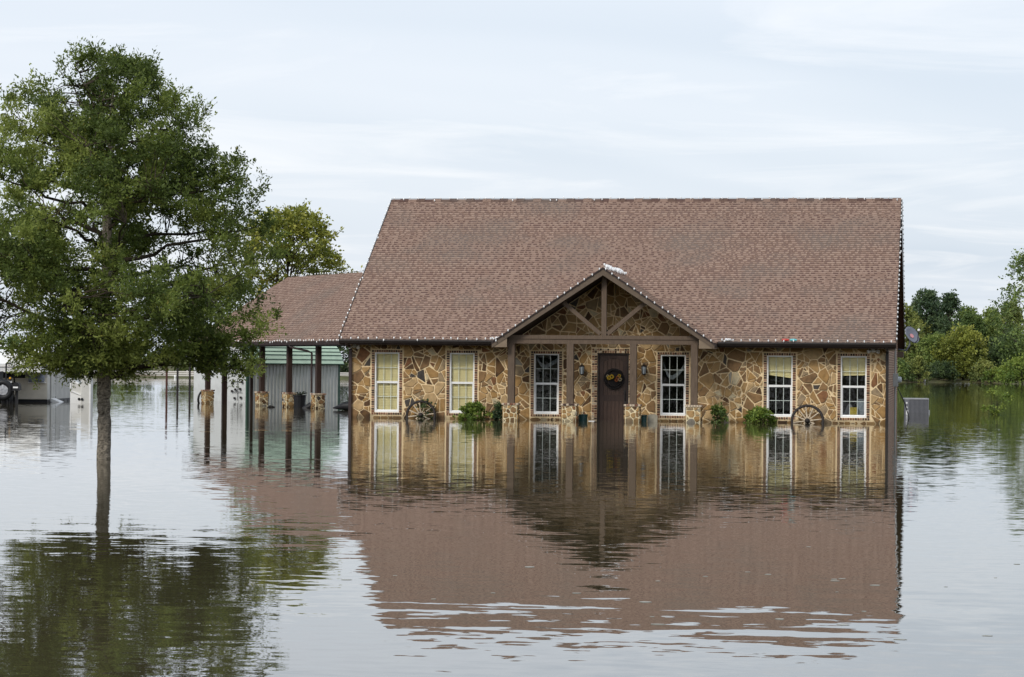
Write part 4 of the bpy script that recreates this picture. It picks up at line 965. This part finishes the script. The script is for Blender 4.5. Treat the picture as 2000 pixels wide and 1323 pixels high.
# ================================================================== VEGETATION
def unit(n, rng_):
    v = rng_.normal(size=(n, 3)); return v / np.linalg.norm(v, axis=1, keepdims=True)
def leaves_from(centers, dirs, size, asp, rng_, upbias=.35, fold=.25):
    """one four-cornered leaf per row, pointing along dirs, faces tending upward"""
    n = len(centers); d = dirs / np.maximum(1e-6, np.linalg.norm(dirs, axis=1, keepdims=True))
    nrm = unit(n, rng_); nrm[:, 2] += upbias; side = np.cross(d, nrm); side /= np.maximum(1e-6, np.linalg.norm(side, axis=1, keepdims=True))
    up_ = np.cross(side, d); l = (size * rng_.uniform(.7, 1.3, n))[:, None]; wv = l * asp
    c = centers
    return np.stack([c, c + d * l * .5 + side * wv * .5 + up_ * l * fold * .3, c + d * l, c + d * l * .5 - side * wv * .5 + up_ * l * fold * .3], 1)
def clump_leaves(C, rad, per, size, asp, rng_, flat=.75, outw=.9, upw=.35, twigs=9):
    """leaves set along short twigs that fan out of each clump centre"""
    n = len(C); out_c, out_d, idx = [], [], []
    for t_ in range(twigs):
        td = unit(n, rng_); td[:, 2] = td[:, 2] * flat + upw; td /= np.linalg.norm(td, axis=1, keepdims=True)
        k = max(1, per // twigs); ln = (rad * rng_.uniform(.6, 1.25, n))[:, None, None]
        u = rng_.uniform(.15, 1, (n, k, 1)); p = C[:, None, :] + td[:, None, :] * u * ln
        p = p + rng_.normal(size=p.shape) * (rad * .10)[:, None, None]
        d = td[:, None, :] * outw + unit(n * k, rng_).reshape(n, k, 3)
        out_c.append(p.reshape(-1, 3)); out_d.append(d.reshape(-1, 3)); idx.append(np.repeat(np.arange(n), k))
    c, d, i = np.concatenate(out_c), np.concatenate(out_d), np.concatenate(idx)
    return leaves_from(c, d, np.full(len(c), size), asp, rng_), i
def branch(mb, a, c, r0, r1, rg_, n=5, wob=.10, sag=0):
    a, c = Vector(a), Vector(c); L_ = (c - a).length; pts, rs = [], []
    for i in range(n + 1):
        u = i / n; p = a.lerp(c, u); k = math.sin(math.pi * u) * L_ * wob
        pts.append(p + Vector((rg_.uniform(-1, 1) * k, rg_.uniform(-1, 1) * k, (rg_.uniform(-.4, .6) - sag) * k))); rs.append(r0 + (r1 - r0) * u)
    mb.tube(pts, rs, 6, 0, False); return pts
BARK = mat('grey_brown_bark', (.215, .188, .152), .95, .75, 17, .05, .1, stretch=(1, 1, 2.2))
BARKD = mat('dark_bark', (.05, .04, .03), .95, .4, 10, .02, .1)
def noise3(P, s, seed):
    r = np.random.default_rng(seed); k = r.normal(size=(6, 3)) * s; ph = r.uniform(0, 6.3, 6)
    return sum(np.sin(P @ k[i] + ph[i]) for i in range(6)) / 2.2
# ---- the near oak
def oak():
    r = np.random.default_rng(11); rg_ = random.Random(11)
    t_ = thing('oak_tree', 'large leafy green oak standing in the water at the left', 'tree', (4.26, -37.19, 0))
    Zk = [1.30, 1.62, 2.0, 2.4, 3.0, 3.6, 4.3, 5.0, 5.5, 5.9, 6.25, 6.55, 6.75]; Rk = [.5, 1.5, 2.45, 2.75, 2.78, 2.68, 2.38, 2.0, 1.72, 1.42, 1.02, .68, .30]
    C = []
    while len(C) < 760:
        z = r.uniform(1.36, 6.75); a = r.uniform(0, 2 * math.pi); Rm = np.interp(z, Zk, Rk); Rm *= 1 + .12 * math.sin(3 * a + z * 1.7) + .11 * math.sin(5 * a - z * 2.6 + 1) + .07 * math.sin(z * 6.5 + 2 * a)
        q = r.uniform() ** .42 * Rm
        if r.uniform() > (.25 + .75 * Rm / 2.8): continue
        p = np.array([q * math.cos(a), q * math.sin(a), z])
        if noise3(p[None], 1.9, 4)[0] < -.58 or noise3(p[None], 3.4, 9)[0] < -.9: continue
        C.append(p)
    for k in range(46):
        a = r.uniform(0, 2 * math.pi); q = r.uniform(.2, 1.5); C.append(np.array([q * math.cos(a), q * math.sin(a), r.uniform(1.48, 2.05)]))
    for k in range(30):                       # drooping lower right bough
        x, y = r.uniform(1.5, 2.55), r.uniform(-.7, .7); C.append(np.array([x * math.cos(TH) - y * math.sin(TH), x * math.sin(TH) + y * math.cos(TH), r.uniform(1.48, 2.1) - .12 * (x > 1.9)]))
    C = np.array(C)
    # upright sprigs at the top and loose tips round the outline
    tips = [(.45, -.1, 6.62), (-.75, .1, 6.55), (-.42, -.1, 6.70), (.12, .1, 6.65), (-1.35, .2, 6.15), (-1.6, -.3, 5.9), (1.62, -.1, 5.72), (1.35, .2, 5.75), (2.1, .1, 4.75), (2.2, -.2, 4.45), (2.62, .1, 3.75), (2.75, -.1, 3.3), (2.85, .1, 2.35), (.85, .1, 6.1)]
    c_, s_ = math.cos(TH), math.sin(TH)
    T_ = np.array([(x * c_ - y * s_, x * s_ + y * c_, z) for x, y, z in tips]); T_[:, 2] -= .17 * (T_[:, 2] > 6)
    trunk = [Vector(p) for p in ((.02, 0, -.8), (0, 0, 0), (.01, .01, .5), (-.015, .02, 1.0), (.0, .0, 1.35), (.03, .02, 1.8), (-.03, .03, 2.5), (.04, -.02, 3.3), (.0, .05, 4.2), (.08, 0, 5.0), (.05, .02, 5.7), (.12, 0, 6.3))]
    rad = [.135, .118, .110, .108, .116, .105, .098, .085, .066, .046, .028, .014]
    mb = MB(); fine, fr_ = [], []
    for i in range(len(trunk) - 1):
        for k in range(4):
            u = k / 4; fine.append(trunk[i].lerp(trunk[i + 1], u)); fr_.append((rad[i] + (rad[i + 1] - rad[i]) * u) * (1 + rg_.uniform(-.05, .06)))
    mb.tube(fine, fr_, 16, 0)
    for i, v in enumerate(mb.v):
        f_ = .006 * math.sin(v[2] * 31 + v[0] * 60) + rg_.uniform(-.006, .006); a = math.atan2(v[1], v[0]); mb.v[i] = (v[0] + f_ * math.cos(a), v[1] + f_ * math.sin(a), v[2])
    mb.lathe([(.045, 0), (.05, -.02), (.028, -.03), (.02, -.015)], (-.02, -.115, .80), 'y', 10); mb.lathe([(.04, 0), (.04, -.03), (.02, -.05)], (.06, -.10, 1.22), 'y', 8)
    mb.build('trunk', BARK, t_, smooth=False)
    mb = MB()
    def trunk_at(z):
        for i in range(len(trunk) - 1):
            if trunk[i].z <= z <= trunk[i + 1].z: u = (z - trunk[i].z) / (trunk[i + 1].z - trunk[i].z); return trunk[i].lerp(trunk[i + 1], u), rad[i] + (rad[i + 1] - rad[i]) * u
        return trunk[-1], rad[-1]
    limbs = []
    for k in range(34):
        z0 = 1.35 + 4.4 * (k / 34) ** .9; a = k * 2.399 + rg_.uniform(-.3, .3); o_, rr = trunk_at(z0); zt = z0 + rg_.uniform(.3, 1.1); Rm = float(np.interp(min(zt, 6.6), Zk, Rk)) * .8
        e_ = Vector((math.cos(a) * Rm, math.sin(a) * Rm, zt)); limbs += branch(mb, o_, e_, rr * .5, .012, rg_, 7, .07)[1:]
    LA = np.array([tuple(p) for p in limbs])
    for p in np.concatenate([C, T_]):
        dd = np.linalg.norm(LA - p, axis=1) + .6 * np.maximum(0, LA[:, 2] - p[2]); q = LA[int(dd.argmin())]; branch(mb, q, p, .011, .005, rg_, 3, .12)
    for p in T_:
        for k in range(3): branch(mb, p, p + np.array([rg_.uniform(-.16, .16), rg_.uniform(-.16, .16), rg_.uniform(.12, .34)]), .005, .002, rg_, 2, .1)
    mb.build('limbs', BARKD, t_)
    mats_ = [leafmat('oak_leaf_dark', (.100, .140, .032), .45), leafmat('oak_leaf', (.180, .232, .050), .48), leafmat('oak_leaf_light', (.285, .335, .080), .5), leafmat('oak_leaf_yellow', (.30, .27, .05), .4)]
    rad_ = r.uniform(.22, .40, len(C)); V, idx = clump_leaves(C, rad_, 240, .066, .42, r, flat=.7, upw=.30, twigs=12)
    V2, idx2 = clump_leaves(T_, r.uniform(.24, .46, len(T_)), 110, .070, .38, r, flat=.8, upw=1.5, twigs=6)
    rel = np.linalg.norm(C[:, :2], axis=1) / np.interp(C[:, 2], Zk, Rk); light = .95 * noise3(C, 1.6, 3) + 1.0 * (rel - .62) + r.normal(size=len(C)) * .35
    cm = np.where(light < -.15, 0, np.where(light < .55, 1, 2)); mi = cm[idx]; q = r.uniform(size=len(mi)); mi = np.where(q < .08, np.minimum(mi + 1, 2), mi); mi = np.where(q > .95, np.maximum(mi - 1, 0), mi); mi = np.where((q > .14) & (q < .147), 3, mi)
    mi2 = r.choice([0, 1, 2], len(idx2), p=[.4, .5, .1])
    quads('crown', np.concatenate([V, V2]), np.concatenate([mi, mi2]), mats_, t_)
oak()

PAL = {}
def pal(name, *cols):
    PAL[name] = [leafmat(name + '_' + str(i), c, .3) for i, c in enumerate(cols)]
pal('mid', (0.104, 0.159, 0.047), (0.169, 0.234, 0.060), (0.247, 0.312, 0.078)); pal('yellow', (0.160, 0.187, 0.037), (0.248, 0.275, 0.050), (0.352, 0.363, 0.072)); pal('locust', (.16, .19, .035), (.26, .28, .045), (.37, .365, .07)); pal('pine', (0.062, 0.104, 0.052), (0.096, 0.146, 0.065), (0.133, 0.185, 0.078))  # mid, pine, olive and dark greens lightened to stand in for aerial haze
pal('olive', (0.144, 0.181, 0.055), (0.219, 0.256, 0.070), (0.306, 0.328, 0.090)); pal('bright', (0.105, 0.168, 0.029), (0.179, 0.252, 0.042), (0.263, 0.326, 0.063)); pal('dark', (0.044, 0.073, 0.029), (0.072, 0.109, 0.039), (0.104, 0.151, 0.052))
def tree(name, label, loc, H, W, palette, leaf, nC, per, z0=.25, shape='round', seed=1, cat='tree', group=None, trunk_r=None, lean=0, gap=-.7, crad=None, rz=0, stems=1):
    r = np.random.default_rng(seed); rg_ = random.Random(seed); t_ = thing(name, label, cat, loc, 0, group)
    C = []; tries = 0
    while len(C) < nC and tries < nC * 60:
        tries += 1; u = r.uniform(); z = H * (z0 + (1 - z0) * u)
        if shape == 'round': Rm = W / 2 * max(.12, math.sin(math.pi * min(.97, .12 + .85 * u)) ** .6)
        elif shape == 'cone': Rm = W / 2 * max(.12, (1 - u) ** .75 + .08) * (.65 + .35 * math.sin(u * 23))
        elif shape == 'fan': Rm = W / 2 * (.35 + .65 * math.sin(math.pi * min(.94, u * .95)))
        else: Rm = W / 2 * math.sqrt(max(0, 1 - u * u * .96))
        a = r.uniform(0, 2 * math.pi); Rm *= 1 + .16 * math.sin(2 * a + seed) + .12 * math.sin(5 * a + z * 9 / H)
        q = r.uniform() ** .45 * Rm; p = np.array([q * math.cos(a) + lean * u * H, q * math.sin(a), z - (.04 * H * (q / max(.1, Rm)) ** 2)])
        if noise3(p[None] / max(H, W) * 9, 1.0, seed + 3)[0] < gap: continue
        C.append(p)
    C = np.array(C); tr_ = trunk_r or H * .018; mb = MB(); top = H * (.80 if shape != 'dome' else .5)
    for s_ in range(stems):
        off = Vector((rg_.uniform(-1, 1) * W * .05 * (stems > 1), rg_.uniform(-1, 1) * W * .05 * (stems > 1), 0)); e_ = Vector((lean * top + rg_.uniform(-.2, .2) * W * (stems > 1), rg_.uniform(-.15, .15) * W * (stems > 1), top))
        branch(mb, off + Vector((0, 0, -.8)), off + e_, tr_ * 1.1, tr_ * .25, rg_, 7, .03)
    for p in C[:: max(1, len(C) // 60)]:
        zb = max(H * .12, p[2] - .35 * math.hypot(p[0], p[1]) - .12 * H); branch(mb, (lean * zb, 0, zb), p, tr_ * .32, tr_ * .08, rg_, 3, .08)
    mb.build('trunk' if cat == 'tree' else 'stem', BARKD, t_)
    rad_ = r.uniform(.7, 1.3, len(C)) * (crad or W * .10); V, idx = clump_leaves(C, rad_, per, leaf, .6, r, twigs=6)
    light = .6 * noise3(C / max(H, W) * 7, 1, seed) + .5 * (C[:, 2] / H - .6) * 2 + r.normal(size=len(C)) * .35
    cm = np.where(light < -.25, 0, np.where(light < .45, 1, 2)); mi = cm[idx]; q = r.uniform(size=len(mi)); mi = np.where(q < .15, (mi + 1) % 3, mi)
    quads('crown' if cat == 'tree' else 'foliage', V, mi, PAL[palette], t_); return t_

tree('locust_tree', 'yellow-green spreading tree rising behind the carport roof', (-14.1, 47.0, -.3), 9.5, 6.0, 'locust', .17, 270, 60, .36, 'fan', 31, lean=.03, gap=-.45, crad=.55, trunk_r=.13, stems=3)
G = 'trees along the far bank on the right'
far = [('far_tree', 'yellow-green tree on the far bank just right of the house', (11.3, 309, .4), 10.4, 6.5, 'olive', 'round', 41, .10), ('pine_tree', 'dark pine with rounded top, tallest above the far right bank', (14.9, 326, .5), 13.2, 6.8, 'pine', 'round', 42, .30), ('pine_tree', 'dark spiky pine right of the rounded pine on the far bank', (18.4, 321, .5), 12.4, 8.4, 'pine', 'cone', 43, .15),
       ('far_tree', 'green tree filling the gap between the two dark pines', (16.4, 330, .5), 10.0, 7, 'mid', 'round', 55, .1), ('far_tree', 'pale green tree left of the rounded pine', (12.6, 322, .5), 9.6, 6, 'olive', 'round', 56, .1), ('far_tree', 'green tree behind and right of the spiky pine', (20.4, 330, .5), 10.6, 7, 'mid', 'round', 57, .1),
       ('far_tree', 'mid-green tree behind the yellow tree on the far right bank', (21.8, 318, .5), 9.4, 6, 'mid', 'round', 44, .12), ('far_tree', 'green tree with flat top left of the big right-edge tree', (24.6, 325, .5), 10.3, 6.2, 'mid', 'round', 45, .10), ('far_tree', 'olive tree just left of the big right-edge tree', (27.2, 318, .5), 11.0, 6.4, 'olive', 'round', 46, .10),
       ('far_tree', 'bright yellow-green low tree in front on the far right bank', (20.3, 303, .35), 7.0, 7.2, 'yellow', 'round', 47, .10), ('far_tree', 'big green tree cut by the right edge of the photo', (28.7, 274, .3), 16.6, 10.5, 'mid', 'round', 49, .08),
       ('far_tree', 'dark tree filling the far bank behind the grey bush', (16.6, 306, .4), 6.0, 6.5, 'mid', 'round', 51, .04), ('far_tree', 'dark low tree right of the bright yellow-green tree', (24.0, 307, .4), 5.6, 5.8, 'dark', 'round', 52, .04), ('far_tree', 'dark tree under the big right-edge tree', (27.0, 300, .4), 6.6, 6, 'dark', 'round', 53, .04), ('far_tree', 'olive low tree against the right house wall line', (10.0, 302, .4), 5.0, 5.5, 'olive', 'round', 54, .04)]
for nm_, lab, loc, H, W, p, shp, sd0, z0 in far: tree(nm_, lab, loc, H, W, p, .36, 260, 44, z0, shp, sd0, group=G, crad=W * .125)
for nm_, lab, loc, H, W, p, sd0 in (('bush', 'pale round bush at the foot of the far trees right of the house', (14.2, 291.5, .2), 3.1, 2.8, 'olive', 61), ('bush', 'bright green bush on the bank at the right photo edge', (27.6, 268, .2), 2.9, 6.5, 'bright', 62), ('bush', 'bright grassy clump on the bank left of the right-edge bush', (25.2, 273, .2), 1.6, 5.0, 'bright', 66), ('bush', 'low dark bush at the water below the pines', (17.2, 297, .2), 2.4, 5, 'dark', 63), ('bush', 'low grey-green bush at the water right of the yellow-green tree', (23.2, 296, .2), 2.6, 4, 'olive', 64), ('bush', 'low green bush at the water beside the house wall line', (11.2, 290, .2), 2.6, 4, 'mid', 65)):
    tree(nm_, lab, loc, H, W, p, .28, 70, 46, .05, 'dome', sd0, 'bush', 'bushes along the far bank', crad=W * .15, stems=3)
GL = 'trees along the far bank on the left'
names = ['low green tree far left beyond the camper', 'green tree on the far bank left of the oak trunk', 'green tree on the far bank right of the oak trunk', 'broad tree on the far bank behind the thin posts', 'round tree on the far bank left of the shed', 'tall tree on the far bank behind the shed', 'dark tree on the far bank between shed and house', 'olive tree on the far bank behind the house corner']
for i, (x, y, H, W) in enumerate(((-98, 238, 4.0, 7), (-89, 244, 4.2, 7.5), (-83, 240, 3.2, 7), (-77, 247, 3.6, 8), (-71, 243, 4.4, 7), (-64, 249, 5.6, 7), (-56.5, 241, 4.8, 6.5), (-50, 246, 5.4, 7))):
    tree('far_tree', names[i], (x, y, .4), H, W, ('mid', 'olive', 'mid', 'olive', 'mid', 'mid', 'dark', 'olive')[i], .34, 90, 44, .03, 'round', 80 + i, group=GL, crad=W * .12)
# shrub standing in the flood and plants at the house front
tree('flooded_shrub', 'small leafy shrub poking out of the water at the right', (19.9, 20.0, -.1), 1.0, .95, 'bright', .10, 28, 18, .12, 'fan', 71, 'shrub', trunk_r=.012, crad=.13, stems=5, gap=-.4)
GP = 'bushes at the foot of the front wall'
for lab, loc, H, W, p, n, sd0 in (('spreading green bush under the second yellow-blind window', (3.98, -.65, -.05), .48, 1.05, 'bright', 42, 72), ('small dark bush left of the left porch pier', (4.70, -.65, -.05), .48, .40, 'pine', 18, 73), ('small green bush right of the right porch pier', (11.40, -.65, -.05), .54, .52, 'mid', 22, 74), ('low wide green bush under the window right of the porch', (12.62, -.65, -.05), .40, 1.2, 'bright', 46, 75)):
    tree('front_bush', lab, loc, H, W, p, .085, n, 42, .05, 'dome', sd0, 'bush', GP, trunk_r=.010, crad=.12, stems=5, gap=-.8)
tree('front_weeds', 'thin green weeds growing through the left wagon wheel', (2.40, -.22, -.05), .62, .75, 'dark', .07, 22, 22, .05, 'dome', 76, 'weeds', trunk_r=.006, crad=.11, stems=6)

# ================================================================== FAR BANK DETAILS
fn = thing('rail_fence', 'long pale board fence along the far left bank', 'fence', (-92, 226, .15)); FM = mat('pale_fence_paint', (.60, .57, .54), .8, .12, 1)
fp = [(x, shore(x) + 4.5 + math.sin(x * .1)) for x in range(-106, -46, 3)]
q = MB()
for x, y in fp: q.box(x + 92 - .07, x + 92 + .07, y - 226 - .07, y - 226 + .07, -.1, .72)
q.build('fence_posts', FM, fn, kind='stuff')
for z in (.12, .34, .56):
    q = MB()
    for (x0, y0), (x1, y1) in zip(fp[:-1], fp[1:]): q.bar((x0 + 92, y0 - 226 - .09, z), (x1 + 92, y1 - 226 - .09, z), .04, .15)
    q.build('rail', FM, fn)
q = MB(); q.lathe([(.10, 0), (.13, .1), (.12, .3), (.05, .42)], (0, 0, 0), 'z', 10); o = q.build('marker_post', WHITE); o.location = (-70.3, shore(-70.3) - .4, -.05); tag(o, 'white marker at the water edge below the far fence', 'marker')
q = MB(); q.lathe([(.11, 0), (.13, .1), (.12, .3), (.05, .4)], (0, 0, 0), 'z', 10); o = q.build('marker_post', WHITE); o.location = (15.1, shore(15.1) - .6, -.05); tag(o, 'tiny white marker at the water edge below the far right trees', 'marker')

# the wood behind the photographer that the windows mirror
r = np.random.default_rng(5); n = 1700
C = np.stack([r.uniform(-110, 60, n), r.uniform(-175, -150, n), r.uniform(.5, 1, n) * 0], 1); hh = 9 + 3 * np.sin(C[:, 0] * .21) + 2 * np.sin(C[:, 0] * .57 + 1); C[:, 2] = r.uniform(.3, 1, n) ** .8 * hh
V, idx = clump_leaves(C, r.uniform(1.2, 2.2, n), 40, 1.0, .7, r, twigs=6)
quads('woodland', V, r.integers(0, 3, len(idx)), PAL['dark'], None, kind='stuff')

# pale flecks painted in for ripples mirroring the sky on the near water
rg = random.Random(77); q = MB()
for i in range(34):
    x, y = (rg.uniform(13.6, 18.6), rg.uniform(-64, -58)) if i < 26 else (rg.uniform(12, 21), rg.uniform(-62, -48)); a0 = rg.uniform(.012, .045); asp = rg.uniform(.5, 1); rr = [a0 * rg.uniform(.7, 1.2) for _ in range(7)]
    q.prism([(x + rr[k] * math.cos(k * .9), y + rr[k] * asp * math.sin(k * .9), .001) for k in range(7)], (0, 0, .0015))
q.build('sky_glint_flecks', mat('pale_sky_glint', (.36, .36, .32), .8, .1), None, kind='stuff')
